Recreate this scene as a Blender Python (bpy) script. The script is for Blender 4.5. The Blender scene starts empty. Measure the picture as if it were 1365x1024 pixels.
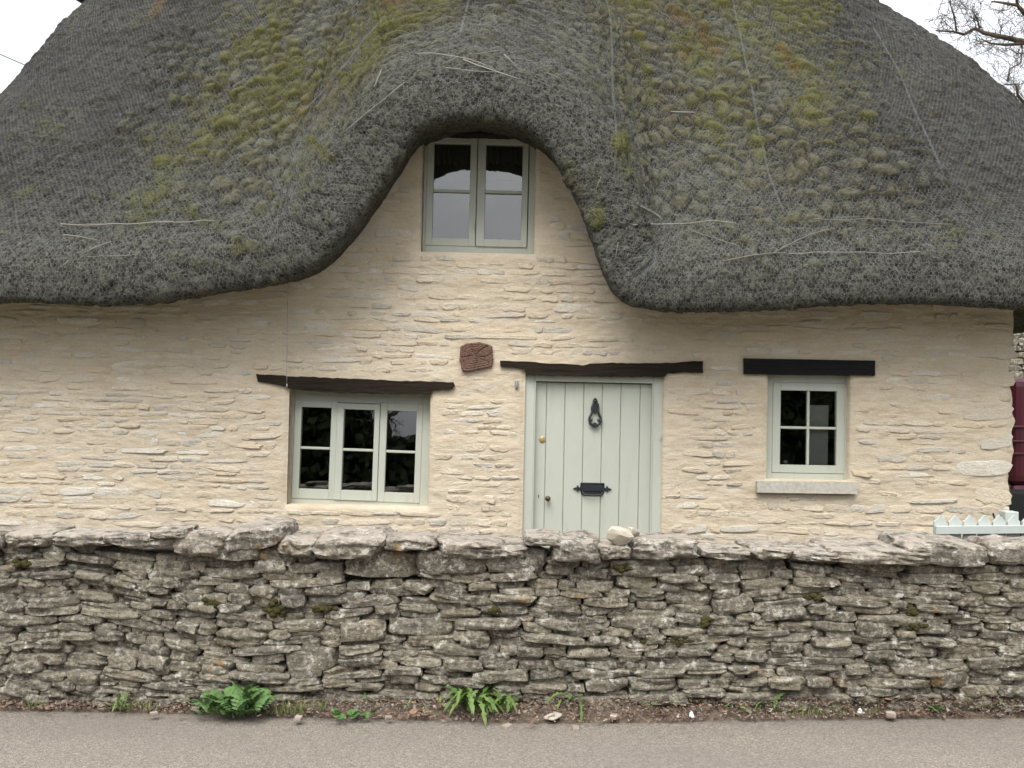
import bpy, bmesh, math, random
import numpy as np
from mathutils import Vector, Matrix

R_ = math.radians
sc = bpy.context.scene
col = sc.collection
rng = np.random.default_rng(7)
random.seed(7)

# ------------------------------------------------------------------ camera
F, CX, CY = 1300.0, 682.5, 512.0          # focal length and centre in photo pixels (1365 x 1024)
CAM = np.array([0.0, -6.84, 1.6])
PITCH, ROLL = R_(1.2), R_(1.2)
fwd = np.array([0, math.cos(PITCH), math.sin(PITCH)])
_r0 = np.array([1.0, 0, 0]); _u0 = np.cross(_r0, fwd)
RT = math.cos(ROLL) * _r0 + math.sin(ROLL) * _u0
UP = -math.sin(ROLL) * _r0 + math.cos(ROLL) * _u0
cd = bpy.data.cameras.new('camera'); cam = bpy.data.objects.new('camera', cd); col.objects.link(cam)
cd.sensor_width = 36; cd.lens = 36 * F / 1365; cd.clip_end = 600; cd.clip_start = 0.05
m = Matrix.Identity(4)
for i in range(3):
    m[i][0] = RT[i]; m[i][1] = UP[i]; m[i][2] = -fwd[i]; m[i][3] = CAM[i]
cam.matrix_world = m
sc.camera = cam

# ------------------------------------------------------------------ sky and sun (bright overcast)
SUN_EL, SUN_AZ = R_(54), R_(196)
w = bpy.data.worlds.new('World'); sc.world = w; w.use_nodes = True
nt = w.node_tree; nt.nodes.clear()
N = nt.nodes.new; L = nt.links.new
out = N('ShaderNodeOutputWorld'); bg = N('ShaderNodeBackground'); bg.inputs[1].default_value = 0.071
sky = N('ShaderNodeTexSky'); sky.sky_type = 'NISHITA'; sky.sun_disc = False
sky.sun_elevation = SUN_EL; sky.sun_rotation = SUN_AZ; sky.dust_density = 3.0; sky.air_density = 1.0
hs = N('ShaderNodeHueSaturation'); hs.inputs['Saturation'].default_value = 0.35; L(sky.outputs[0], hs.inputs['Color'])
tc = N('ShaderNodeTexCoord'); mp = N('ShaderNodeMapping'); mp.inputs['Scale'].default_value = (1.6, 1.6, 3.2)
L(tc.outputs['Generated'], mp.inputs[0])
cn = N('ShaderNodeTexNoise'); cn.inputs['Scale'].default_value = 1.5; cn.inputs['Detail'].default_value = 5
L(mp.outputs[0], cn.inputs['Vector'])
cr = N('ShaderNodeValToRGB'); cr.color_ramp.elements[0].position = 0.32; cr.color_ramp.elements[1].position = 0.68
cr.color_ramp.elements[0].color = (5.6, 5.9, 6.5, 1); cr.color_ramp.elements[1].color = (9.6, 9.7, 9.9, 1)
L(cn.outputs['Fac'], cr.inputs[0])
mx = N('ShaderNodeMix'); mx.data_type = 'RGBA'; mx.inputs[0].default_value = 0.85
L(hs.outputs[0], mx.inputs[6]); L(cr.outputs[0], mx.inputs[7])
# overcast sky: three times as bright overhead as at the horizon
sx = N('ShaderNodeSeparateXYZ'); L(tc.outputs['Generated'], sx.inputs[0])
mr = N('ShaderNodeMapRange'); mr.inputs[1].default_value = 0.0; mr.inputs[2].default_value = 1.0; mr.inputs[3].default_value = 0.58; mr.inputs[4].default_value = 1.7
L(sx.outputs[2], mr.inputs[0])
vm = N('ShaderNodeVectorMath'); vm.operation = 'SCALE'; L(mx.outputs[2], vm.inputs[0]); L(mr.outputs[0], vm.inputs['Scale'])
L(vm.outputs[0], bg.inputs[0]); L(bg.outputs[0], out.inputs[0])

sd = bpy.data.lights.new('sun', 'SUN'); sun = bpy.data.objects.new('sun', sd); col.objects.link(sun)
sd.energy = 1.25; sd.angle = R_(38); sd.color = (1.0, 0.965, 0.9)
sv = Vector((math.sin(SUN_AZ) * math.cos(SUN_EL), math.cos(SUN_AZ) * math.cos(SUN_EL), math.sin(SUN_EL)))
sun.rotation_euler = sv.to_track_quat('Z', 'Y').to_euler(); sun.location = sv * 30
sc.view_settings.view_transform = 'Standard'; sc.view_settings.look = 'None'
sc.view_settings.gamma = 1; sc.view_settings.use_curve_mapping = False
sc.view_settings.exposure = 1.5
sc.cycles.use_denoising = True; sc.cycles.use_adaptive_sampling = True; sc.cycles.adaptive_threshold = 0.02
sc.cycles.max_bounces = 8; sc.cycles.diffuse_bounces = 3

# ------------------------------------------------------------------ helpers
def at(px, py, Y):
    """world point on the plane y = Y seen at photo pixel (px, py)"""
    d = fwd + RT * (px - CX) / F - UP * (py - CY) / F
    return CAM + d * ((Y - CAM[1]) / d[1])

def gz(x):                                   # the lane rises gently to the right
    return 0.012 * x

def on_ground(px, py, dz=0.0):
    d = fwd + RT * (px - CX) / F - UP * (py - CY) / F
    t = (dz - CAM[2]) / d[2]
    for _ in range(4):
        p = CAM + d * t
        t = (gz(p[0]) + dz - CAM[2]) / d[2]
    return CAM + d * t

def project(P):
    d = P - CAM
    z = d @ fwd
    return CX + F * (d @ RT) / z, CY - F * (d @ UP) / z

_tab = np.random.default_rng(3).random((8, 256, 256)).astype(np.float32)
def vn(x, y, k=0):
    xi = np.floor(x).astype(np.int64); yi = np.floor(y).astype(np.int64)
    fx = x - xi; fy = y - yi
    fx = fx * fx * (3 - 2 * fx); fy = fy * fy * (3 - 2 * fy)
    T = _tab[k % 8]; o = (k // 8) * 37
    a = T[(xi + o) % 256, yi % 256]; b = T[(xi + 1 + o) % 256, yi % 256]
    c = T[(xi + o) % 256, (yi + 1) % 256]; d = T[(xi + 1 + o) % 256, (yi + 1) % 256]
    return (a * (1 - fx) + b * fx) * (1 - fy) + (c * (1 - fx) + d * fx) * fy
def fbm(x, y, k=0, o=4):
    s = 0; a = 0.5; tot = 0
    for i in range(o):
        s = s + a * vn(x * 2 ** i + 17.3 * i, y * 2 ** i + 9.1 * i, k + i); tot += a; a *= 0.5
    return s / tot
def worley(x, y, k=0):
    """F1, F2, offset of the nearest point in y, random of the nearest cell"""
    xi = np.floor(x).astype(np.int64); yi = np.floor(y).astype(np.int64)
    f1 = np.full(x.shape, 9.0); f2 = np.full(x.shape, 9.0); oy = np.zeros(x.shape); rn = np.zeros(x.shape)
    for dx in (-1, 0, 1):
        for dy in (-1, 0, 1):
            cx = xi + dx; cy = yi + dy
            jx = _tab[k % 8, cx % 256, cy % 256]; jy = _tab[(k + 1) % 8, cx % 256, cy % 256]
            px_ = cx + jx - x; py_ = cy + jy - y
            d = np.sqrt(px_ ** 2 + py_ ** 2)
            n1 = d < f1
            f2 = np.where(n1, f1, np.minimum(f2, d))
            oy = np.where(n1, -py_, oy); rn = np.where(n1, _tab[(k + 2) % 8, cx % 256, cy % 256], rn)
            f1 = np.where(n1, d, f1)
    return f1, f2, oy, rn
def sstep(a, b, x):
    t = np.clip((x - a) / (b - a), 0, 1); return t * t * (3 - 2 * t)

def mesh_np(name, V, Fc, smooth=True):
    """V (n,3), Fc (m,3) or (m,4)"""
    V = np.ascontiguousarray(V, dtype=np.float32); Fc = np.ascontiguousarray(Fc, dtype=np.int32)
    me = bpy.data.meshes.new(name); k = Fc.shape[1]; n = len(Fc)
    me.vertices.add(len(V)); me.vertices.foreach_set('co', V.ravel())
    me.loops.add(n * k); me.loops.foreach_set('vertex_index', Fc.ravel())
    me.polygons.add(n)
    me.polygons.foreach_set('loop_start', np.arange(0, n * k, k, dtype=np.int32))
    me.polygons.foreach_set('loop_total', np.full(n, k, dtype=np.int32))
    me.polygons.foreach_set('use_smooth', np.full(n, smooth))
    me.update(calc_edges=True)
    return me
def attr(me, name, v):
    a = me.attributes.new(name, 'FLOAT', 'POINT'); a.data.foreach_set('value', np.ascontiguousarray(v, dtype=np.float32).ravel())
def link(name, me, mat=None, parent=None, loc=None, rot=None):
    o = bpy.data.objects.new(name, me); col.objects.link(o)
    if mat is not None and me is not None and not me.materials: me.materials.append(mat)
    if parent is not None: o.parent = parent
    if loc is not None: o.location = loc
    if rot is not None: o.rotation_euler = rot
    return o
def tag(o, label, cat, group=None):
    o['label'] = label; o['category'] = cat
    if group: o['group'] = group
    return o
def empty(name, loc=(0, 0, 0), rz=0):
    o = bpy.data.objects.new(name, None); col.objects.link(o); o.location = loc; o.rotation_euler = (0, 0, rz)
    o.empty_display_size = 0.2
    return o
def struct(o):
    o['kind'] = 'structure'; return o

class B:
    """collects simple shapes into one mesh"""
    def __init__(s): s.bm = bmesh.new()
    def box(s, x0, x1, y0, y1, z0, z1, bev=0.0, seg=1):
        b2 = bmesh.new(); bmesh.ops.create_cube(b2, size=1)
        for v in b2.verts:
            v.co = ((x0 + x1) / 2 + v.co.x * (x1 - x0), (y0 + y1) / 2 + v.co.y * (y1 - y0), (z0 + z1) / 2 + v.co.z * (z1 - z0))
        if bev: bmesh.ops.bevel(b2, geom=b2.edges[:], offset=bev, segments=seg, affect='EDGES', profile=0.6)
        s.add(b2); return s
    def add(s, b2, M=None):
        if M is not None: bmesh.ops.transform(b2, matrix=M, verts=b2.verts[:])
        me = bpy.data.meshes.new('t'); b2.to_mesh(me); s.bm.from_mesh(me); bpy.data.meshes.remove(me); b2.free(); return s
    def prism(s, pts, y0, y1, bev=0.0):
        """polygon of (x, z) extruded along y"""
        b2 = bmesh.new()
        vs = [b2.verts.new((p[0], y0, p[1])) for p in pts]
        f = b2.faces.new(vs)
        r = bmesh.ops.extrude_face_region(b2, geom=[f])
        bmesh.ops.translate(b2, vec=(0, y1 - y0, 0), verts=[g for g in r['geom'] if isinstance(g, bmesh.types.BMVert)])
        bmesh.ops.recalc_face_normals(b2, faces=b2.faces[:])
        if bev: bmesh.ops.bevel(b2, geom=b2.edges[:], offset=bev, segments=1, affect='EDGES')
        s.add(b2); return s
    def tube(s, pts, r, n=6, cap=True):
        pts = [Vector(p) for p in pts]
        if not hasattr(r, '__len__'): r = [r] * len(pts)
        rings = []; ref = None
        for i, p in enumerate(pts):
            t = (pts[min(i + 1, len(pts) - 1)] - pts[max(i - 1, 0)])
            if t.length < 1e-9: t = Vector((0, 0, 1))
            t.normalize()
            if ref is None:
                ref = t.orthogonal().normalized()
            else:
                ref = (ref - t * ref.dot(t))
                ref = ref.normalized() if ref.length > 1e-6 else t.orthogonal().normalized()
            b = t.cross(ref)
            rings.append([s.bm.verts.new(p + (ref * math.cos(a) + b * math.sin(a)) * r[i]) for a in [2 * math.pi * k / n for k in range(n)]])
        for A, Bn in zip(rings[:-1], rings[1:]):
            for k in range(n):
                s.bm.faces.new((A[k], A[(k + 1) % n], Bn[(k + 1) % n], Bn[k]))
        if cap and n >= 3:
            s.bm.faces.new(rings[0][::-1]); s.bm.faces.new(rings[-1])
        return s
    def lathe(s, prof, n=16, M=None):
        """profile of (r, h) about z"""
        b2 = bmesh.new(); rings = []
        for r, h in prof:
            rings.append([b2.verts.new((r * math.cos(2 * math.pi * k / n), r * math.sin(2 * math.pi * k / n), h)) for k in range(n)])
        for A, C2 in zip(rings[:-1], rings[1:]):
            for k in range(n): b2.faces.new((A[k], A[(k + 1) % n], C2[(k + 1) % n], C2[k]))
        b2.faces.new(rings[0][::-1]); b2.faces.new(rings[-1])
        s.add(b2, M); return s
    def mesh(s, name, smooth=False):
        me = bpy.data.meshes.new(name); s.bm.to_mesh(me); s.bm.free()
        if smooth:
            me.polygons.foreach_set('use_smooth', [True] * len(me.polygons))
        return me

# ------------------------------------------------------------------ materials
class M:
    def __init__(s, name):
        s.m = bpy.data.materials.new(name); s.m.use_nodes = True; s.t = s.m.node_tree; s.t.nodes.clear()
        s.geo = s.t.nodes.new('ShaderNodeNewGeometry'); s.info = None
    def n(s, ty, **kw):
        q = s.t.nodes.new(ty)
        for k, v in kw.items(): setattr(q, k, v)
        return q
    def put(s, sock, v):
        if isinstance(v, bpy.types.NodeSocket): s.t.links.new(v, sock)
        elif hasattr(v, '__len__') and len(v) == 3 and sock.type == 'RGBA': sock.default_value = (*v, 1)
        else: sock.default_value = v
    def pos(s, scale=(1, 1, 1), rot=(0, 0, 0), src=None):
        q = s.n('ShaderNodeMapping'); q.inputs['Scale'].default_value = scale; q.inputs['Rotation'].default_value = rot
        s.t.links.new(src or s.geo.outputs['Position'], q.inputs[0]); return q.outputs[0]
    def obj(s, scale=(1, 1, 1)):
        q = s.n('ShaderNodeTexCoord'); return s.pos(scale, src=q.outputs['Object'])
    def noise(s, vec, scale, detail=4, rough=0.55, dist=0.0):
        q = s.n('ShaderNodeTexNoise'); s.t.links.new(vec, q.inputs['Vector'])
        q.inputs['Scale'].default_value = scale; q.inputs['Detail'].default_value = detail
        q.inputs['Roughness'].default_value = rough; q.inputs['Distortion'].default_value = dist
        return q.outputs['Fac']
    def voro(s, vec, scale, feature='F1', what='Distance', rand=1.0):
        q = s.n('ShaderNodeTexVoronoi', feature=feature); s.t.links.new(vec, q.inputs['Vector'])
        q.inputs['Scale'].default_value = scale; q.inputs['Randomness'].default_value = rand
        return q.outputs[what]
    def ramp(s, fac, stops):
        q = s.n('ShaderNodeValToRGB'); e = q.color_ramp.elements
        while len(e) < len(stops): e.new(0.5)
        for el, (p, c) in zip(e, stops):
            el.position = p; el.color = (*c, 1) if hasattr(c, '__len__') else (c, c, c, 1)
        s.t.links.new(fac, q.inputs[0]); return q.outputs[0]
    def mix(s, fac, a, b, mode='MIX'):
        q = s.n('ShaderNodeMix', data_type='RGBA', blend_type=mode)
        s.put(q.inputs[0], fac); s.put(q.inputs[6], a); s.put(q.inputs[7], b); return q.outputs[2]
    def math(s, op, a, b=0.0, clamp=False):
        q = s.n('ShaderNodeMath', operation=op, use_clamp=clamp); s.put(q.inputs[0], a); s.put(q.inputs[1], b); return q.outputs[0]
    def rnd(s):
        if s.info is None: s.info = s.n('ShaderNodeObjectInfo')
        a = s.math('ADD', s.info.outputs['Random'], s.geo.outputs['Random Per Island'])
        return s.math('FRACT', s.math('MULTIPLY', a, 3.77))
    def attr(s, name):
        q = s.n('ShaderNodeAttribute', attribute_name=name); return q.outputs['Fac']
    def bump(s, h, strength=0.5, dist=0.01, normal=None):
        q = s.n('ShaderNodeBump'); s.put(q.inputs['Height'], h); q.inputs['Strength'].default_value = strength; q.inputs['Distance'].default_value = dist
        if normal is not None: s.t.links.new(normal, q.inputs['Normal'])
        return q.outputs[0]
    def done(s, color, rough=0.9, normal=None, spec=0.3, metal=0.0, extra=None):
        p = s.n('ShaderNodeBsdfPrincipled'); o = s.n('ShaderNodeOutputMaterial')
        s.put(p.inputs['Base Color'], color); s.put(p.inputs['Roughness'], rough); s.put(p.inputs['Metallic'], metal)
        p.inputs['Specular IOR Level'].default_value = spec
        if normal is not None: s.t.links.new(normal, p.inputs['Normal'])
        for k, v in (extra or {}).items(): s.put(p.inputs[k], v)
        s.t.links.new(p.outputs[0], o.inputs[0]); return s.m

def make_limewash():
    k = M('limewashed_mortar'); p = k.pos()
    big = k.noise(p, 0.9, 3); mid = k.noise(k.pos((3, 3, 9)), 1.6, 5, 0.6); fine = k.noise(k.pos((1, 1, 1.6)), 60, 4, 0.7)
    c = k.ramp(mid, [(0.3, (0.48, 0.395, 0.285)), (0.5, (0.55, 0.475, 0.36)), (0.72, (0.60, 0.54, 0.44))])
    c = k.mix(k.ramp(big, [(0.35, 0.0), (0.7, 0.55)]), c, (0.60, 0.525, 0.425))
    c = k.mix(k.ramp(k.noise(k.pos((1, 1, 0.35)), 5, 4, 0.65), [(0.5, 0.0), (0.75, 0.35)]), c, (0.51, 0.385, 0.25))
    c = k.mix(k.ramp(fine, [(0.35, 0.30), (0.6, 0.0)]), c, (0.40, 0.31, 0.20))
    h = k.math('ADD', k.math('MULTIPLY', k.noise(k.pos((14, 14, 42)), 1.0, 5, 0.65), 1.0), k.math('MULTIPLY', fine, 0.35))
    return k.done(c, 0.95, k.bump(h, 0.65, 0.012), 0.15)
def make_wall_stone():
    k = M('limewashed_stone'); r = k.rnd()
    c = k.ramp(r, [(0.0, (0.60, 0.53, 0.42)), (0.3, (0.58, 0.49, 0.36)), (0.5, (0.46, 0.43, 0.375)), (0.7, (0.66, 0.63, 0.56)), (0.85, (0.58, 0.47, 0.325)), (1.0, (0.53, 0.49, 0.42))])
    pat = k.noise(k.pos((1, 1, 2.2)), 11, 5, 0.65)
    c = k.mix(k.ramp(pat, [(0.42, 0.0), (0.62, 0.75)]), c, (0.565, 0.49, 0.385))
    sp = k.noise(k.pos(), 70, 4, 0.75)
    c = k.mix(k.ramp(sp, [(0.3, 0.6), (0.45, 0.0)]), c, (0.33, 0.29, 0.23))
    c = k.mix(k.ramp(sp, [(0.58, 0.0), (0.72, 0.5)]), c, (0.72, 0.69, 0.63))
    h = k.math('ADD', k.noise(k.pos((1, 1, 2)), 26, 5, 0.7), k.math('MULTIPLY', sp, 0.5))
    return k.done(c, 0.95, k.bump(h, 0.8, 0.013), 0.15)
def make_dry_stone(name, cols, lich=0.5, cope=False):
    k = M(name); r = k.rnd()
    c = k.ramp(r, cols)
    n1 = k.noise(k.pos((1, 1, 2)), 9, 6, 0.65)
    c = k.mix(k.ramp(n1, [(0.36, 0.8), (0.52, 0.0)]), c, (0.075, 0.066, 0.052))
    n2 = k.noise(k.pos(), 34, 5, 0.72)
    c = k.mix(k.ramp(n2, [(0.48, 0.0), (0.62, 0.75)]), c, (0.42, 0.385, 0.31))
    wl = k.noise(k.pos((1, 1, 1)), 17, 5, 0.7, 0.4)
    c = k.mix(k.ramp(wl, [(0.60 - 0.06 * lich, 0.0), (0.68 - 0.05 * lich, 0.85)]), c, (0.60, 0.58, 0.52))
    ol = k.noise(k.pos(), 5.5, 3, 0.5); ol2 = k.noise(k.pos(), 40, 3, 0.6)
    om = k.math('MULTIPLY', k.ramp(ol, [(0.69, 0.0), (0.73, 0.9)]), k.ramp(ol2, [(0.42, 0.0), (0.55, 0.8)]))
    c = k.mix(om, c, (0.36, 0.21, 0.06))
    gm = k.noise(k.pos((1, 1, 1)), 2.3, 4, 0.6)
    c = k.mix(k.ramp(gm, [(0.6, 0.0), (0.74, 0.5)]), c, (0.085, 0.085, 0.03))
    dk = k.noise(k.pos(), 75, 4, 0.75)
    c = k.mix(k.ramp(dk, [(0.33, 0.85), (0.48, 0.0)]), c, (0.045, 0.04, 0.032))
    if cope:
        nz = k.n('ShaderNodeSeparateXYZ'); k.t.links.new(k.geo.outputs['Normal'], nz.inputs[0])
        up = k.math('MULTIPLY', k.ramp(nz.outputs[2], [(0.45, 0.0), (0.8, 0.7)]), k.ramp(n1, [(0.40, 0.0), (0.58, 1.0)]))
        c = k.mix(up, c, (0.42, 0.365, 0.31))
    h = k.math('ADD', k.math('MULTIPLY', k.noise(k.pos((1, 1, 2.4)), 22, 6, 0.72), 1.2), k.math('MULTIPLY', dk, 0.5))
    return k.done(c, 0.95, k.bump(h, 0.9, 0.018), 0.15)
def make_plain(name, c, rough=0.6, spec=0.4, var=0.12, scale=18, bump=0.12, metal=0.0, stretch=(1, 1, 1)):
    k = M(name); nn = k.noise(k.obj(stretch), scale, 5, 0.6)
    lo = tuple(x * (1 - var) for x in c); hi = tuple(min(1, x * (1 + var)) for x in c)
    cc = k.ramp(nn, [(0.3, lo), (0.7, hi)])
    return k.done(cc, rough, k.bump(nn, bump, 0.004), spec, metal)
def make_paint():
    k = M('sage_green_paint'); nn = k.noise(k.pos((1, 1, 0.12)), 55, 4, 0.6); d = k.noise(k.pos((1, 1, 0.5)), 6, 5, 0.65)
    c = k.mix(k.ramp(d, [(0.45, 0.0), (0.75, 0.35)]), (0.45, 0.47, 0.405), (0.39, 0.395, 0.325))
    c = k.mix(k.ramp(k.noise(k.pos(), 140, 3, 0.7), [(0.64, 0.0), (0.74, 0.4)]), c, (0.25, 0.25, 0.20))
    c = k.mix(k.ramp(k.noise(k.pos((1, 1, 0.18)), 16, 5, 0.7), [(0.55, 0.0), (0.8, 0.45)]), c, (0.30, 0.30, 0.235))
    return k.done(c, 0.5, k.bump(nn, 0.08, 0.003), 0.35)
def make_oak(name, a, b):
    k = M(name); g = k.noise(k.obj((1.2, 9, 16)), 3.5, 7, 0.65, 0.5); f = k.noise(k.obj((2, 30, 60)), 4, 5, 0.7)
    c = k.ramp(g, [(0.3, a), (0.62, b), (0.8, tuple(min(1, x * 2.1) for x in b))])
    h = k.math('ADD', g, k.math('MULTIPLY', f, 0.5))
    return k.done(c, 0.85, k.bump(h, 0.8, 0.012), 0.2)
def make_beam_end():
    k = M('cut_beam_end'); p = k.obj()
    sx = k.n('ShaderNodeSeparateXYZ'); k.t.links.new(p, sx.inputs[0])
    ang = k.math('ARCTAN2', sx.outputs[2], sx.outputs[0])
    rad = k.n('ShaderNodeVectorMath', operation='LENGTH'); k.t.links.new(p, rad.inputs[0])
    rings = k.math('SINE', k.math('MULTIPLY', k.math('ADD', rad.outputs['Value'], k.math('MULTIPLY', k.noise(p, 9, 3), 0.03)), 520))
    cv = k.n('ShaderNodeCombineXYZ'); k.put(cv.inputs[0], k.math('MULTIPLY', ang, 3.2)); k.put(cv.inputs[1], k.math('MULTIPLY', rad.outputs['Value'], 3))
    crk = k.noise(cv.outputs[0], 2.2, 5, 0.7)
    c = k.mix(k.ramp(rings, [(0.2, 0.0), (0.9, 0.35)]), (0.165, 0.098, 0.074), (0.11, 0.066, 0.052))
    c = k.mix(k.ramp(k.noise(p, 30, 4), [(0.5, 0.0), (0.75, 0.4)]), c, (0.17, 0.115, 0.095))
    c = k.mix(k.ramp(crk, [(0.33, 0.85), (0.41, 0.0)]), c, (0.03, 0.018, 0.014))
    return k.done(c, 0.9, k.bump(k.math('ADD', crk, k.math('MULTIPLY', rings, 0.06)), 0.8, 0.015), 0.2)
def make_glass():
    k = M('window_glass')
    tr = k.n('ShaderNodeBsdfTransparent'); tr.inputs[0].default_value = (0.94, 0.96, 0.95, 1)
    gl = k.n('ShaderNodeBsdfGlossy'); gl.inputs['Roughness'].default_value = 0.0
    fr = k.n('ShaderNodeFresnel'); fr.inputs['IOR'].default_value = 2.1
    b = k.bump(k.noise(k.pos(), 2.5, 2), 0.04, 0.02); k.t.links.new(b, gl.inputs['Normal'])
    ms = k.n('ShaderNodeMixShader'); k.t.links.new(fr.outputs[0], ms.inputs[0]); k.t.links.new(tr.outputs[0], ms.inputs[1]); k.t.links.new(gl.outputs[0], ms.inputs[2])
    o = k.n('ShaderNodeOutputMaterial'); k.t.links.new(ms.outputs[0], o.inputs[0]); return k.m
def make_thatch():
    k = M('weathered_thatch'); moss = k.attr('moss'); lich = k.attr('lichen'); ora = k.attr('orange')
    n1 = k.noise(k.pos(), 28, 5, 0.7); n2 = k.noise(k.pos((1, 1, 1)), 95, 3, 0.7); n3 = k.noise(k.pos(), 5, 4, 0.6)
    c = k.ramp(n1, [(0.30, (0.017, 0.016, 0.014)), (0.5, (0.048, 0.045, 0.038)), (0.70, (0.115, 0.108, 0.088))])
    c = k.mix(k.ramp(n3, [(0.4, 0.0), (0.7, 0.4)]), c, (0.055, 0.045, 0.034))
    cu = k.attr('cushion')
    c = k.mix(k.ramp(cu, [(0.12, 0.0), (0.6, 0.8)]), c, k.ramp(n1, [(0.3, (0.07, 0.064, 0.036)), (0.6, (0.175, 0.16, 0.09))]))
    li = k.math('MULTIPLY', lich, k.ramp(k.math('ADD', k.math('MULTIPLY', n2, 0.5), k.math('MULTIPLY', n1, 0.5)), [(0.44, 0.0), (0.58, 1.0)]))
    c = k.mix(li, c, (0.17, 0.172, 0.14))
    mo = k.ramp(k.math('ADD', moss, k.math('MULTIPLY', k.math('SUBTRACT', n1, 0.5), 1.6)), [(0.2, 0.0), (0.9, 0.72)])
    mc = k.ramp(n2, [(0.3, (0.06, 0.064, 0.02)), (0.5, (0.125, 0.125, 0.032)), (0.7, (0.22, 0.205, 0.055))])
    c = k.mix(mo, c, mc)
    c = k.mix(k.ramp(k.math('ADD', ora, k.math('MULTIPLY', k.math('SUBTRACT', n1, 0.5), 1.0)), [(0.4, 0.0), (0.8, 0.7)]), c, (0.15, 0.095, 0.03))
    c = k.mix(k.ramp(n2, [(0.68, 0.0), (0.78, 0.5)]), c, (0.25, 0.24, 0.20))
    c = k.mix(1.0, c, (0.74, 0.74, 0.74), 'MULTIPLY')
    h = k.math('ADD', n1, k.math('MULTIPLY', n2, 0.8))
    return k.done(c, 0.95, k.bump(h, 1.0, 0.02), 0.12)
def make_asphalt():
    k = M('worn_asphalt')
    v = k.voro(k.pos(), 165, 'F1', 'Color'); sv_ = k.n('ShaderNodeSeparateColor'); k.t.links.new(v, sv_.inputs[0])
    g = sv_.outputs[0]; big = k.noise(k.pos((0.5, 1.6, 1)), 1.3, 5, 0.6); f = k.noise(k.pos(), 45, 4, 0.7)
    c = k.ramp(g, [(0.0, (0.13, 0.110, 0.09)), (0.35, (0.207, 0.179, 0.147)), (0.75, (0.248, 0.216, 0.178)), (1.0, (0.34, 0.30, 0.25))])
    c = k.mix(k.ramp(big, [(0.35, 0.5), (0.65, 0.0)]), c, (0.17, 0.15, 0.13))
    c = k.mix(k.ramp(f, [(0.35, 0.35), (0.55, 0.0)]), c, (0.10, 0.09, 0.08))
    d = k.voro(k.pos(), 165)
    return k.done(c, 0.9, k.bump(k.math('MULTIPLY', d, -1.0), 0.6, 0.006), 0.25)
def make_soil():
    k = M('verge_soil'); n1 = k.noise(k.pos(), 9, 6, 0.7); n2 = k.noise(k.pos(), 60, 5, 0.75)
    c = k.ramp(n1, [(0.3, (0.085, 0.06, 0.045)), (0.55, (0.16, 0.125, 0.095)), (0.75, (0.24, 0.205, 0.165))])
    c = k.mix(k.ramp(n2, [(0.35, 0.6), (0.52, 0.0)]), c, (0.05, 0.035, 0.027))
    c = k.mix(k.ramp(n2, [(0.6, 0.0), (0.72, 0.5)]), c, (0.34, 0.29, 0.24))
    return k.done(c, 0.95, k.bump(n2, 0.9, 0.012), 0.15)
def make_multi(name, stops, rough=0.8, var=40, sss=0.0):
    k = M(name); c = k.ramp(k.rnd(), stops)
    nn = k.noise(k.pos(), var, 4, 0.65)
    c = k.mix(k.ramp(nn, [(0.35, 0.3), (0.6, 0.0)]), c, tuple(x * 0.55 for x in stops[0][1]))
    return k.done(c, rough, k.bump(nn, 0.3, 0.005), 0.25)

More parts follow.
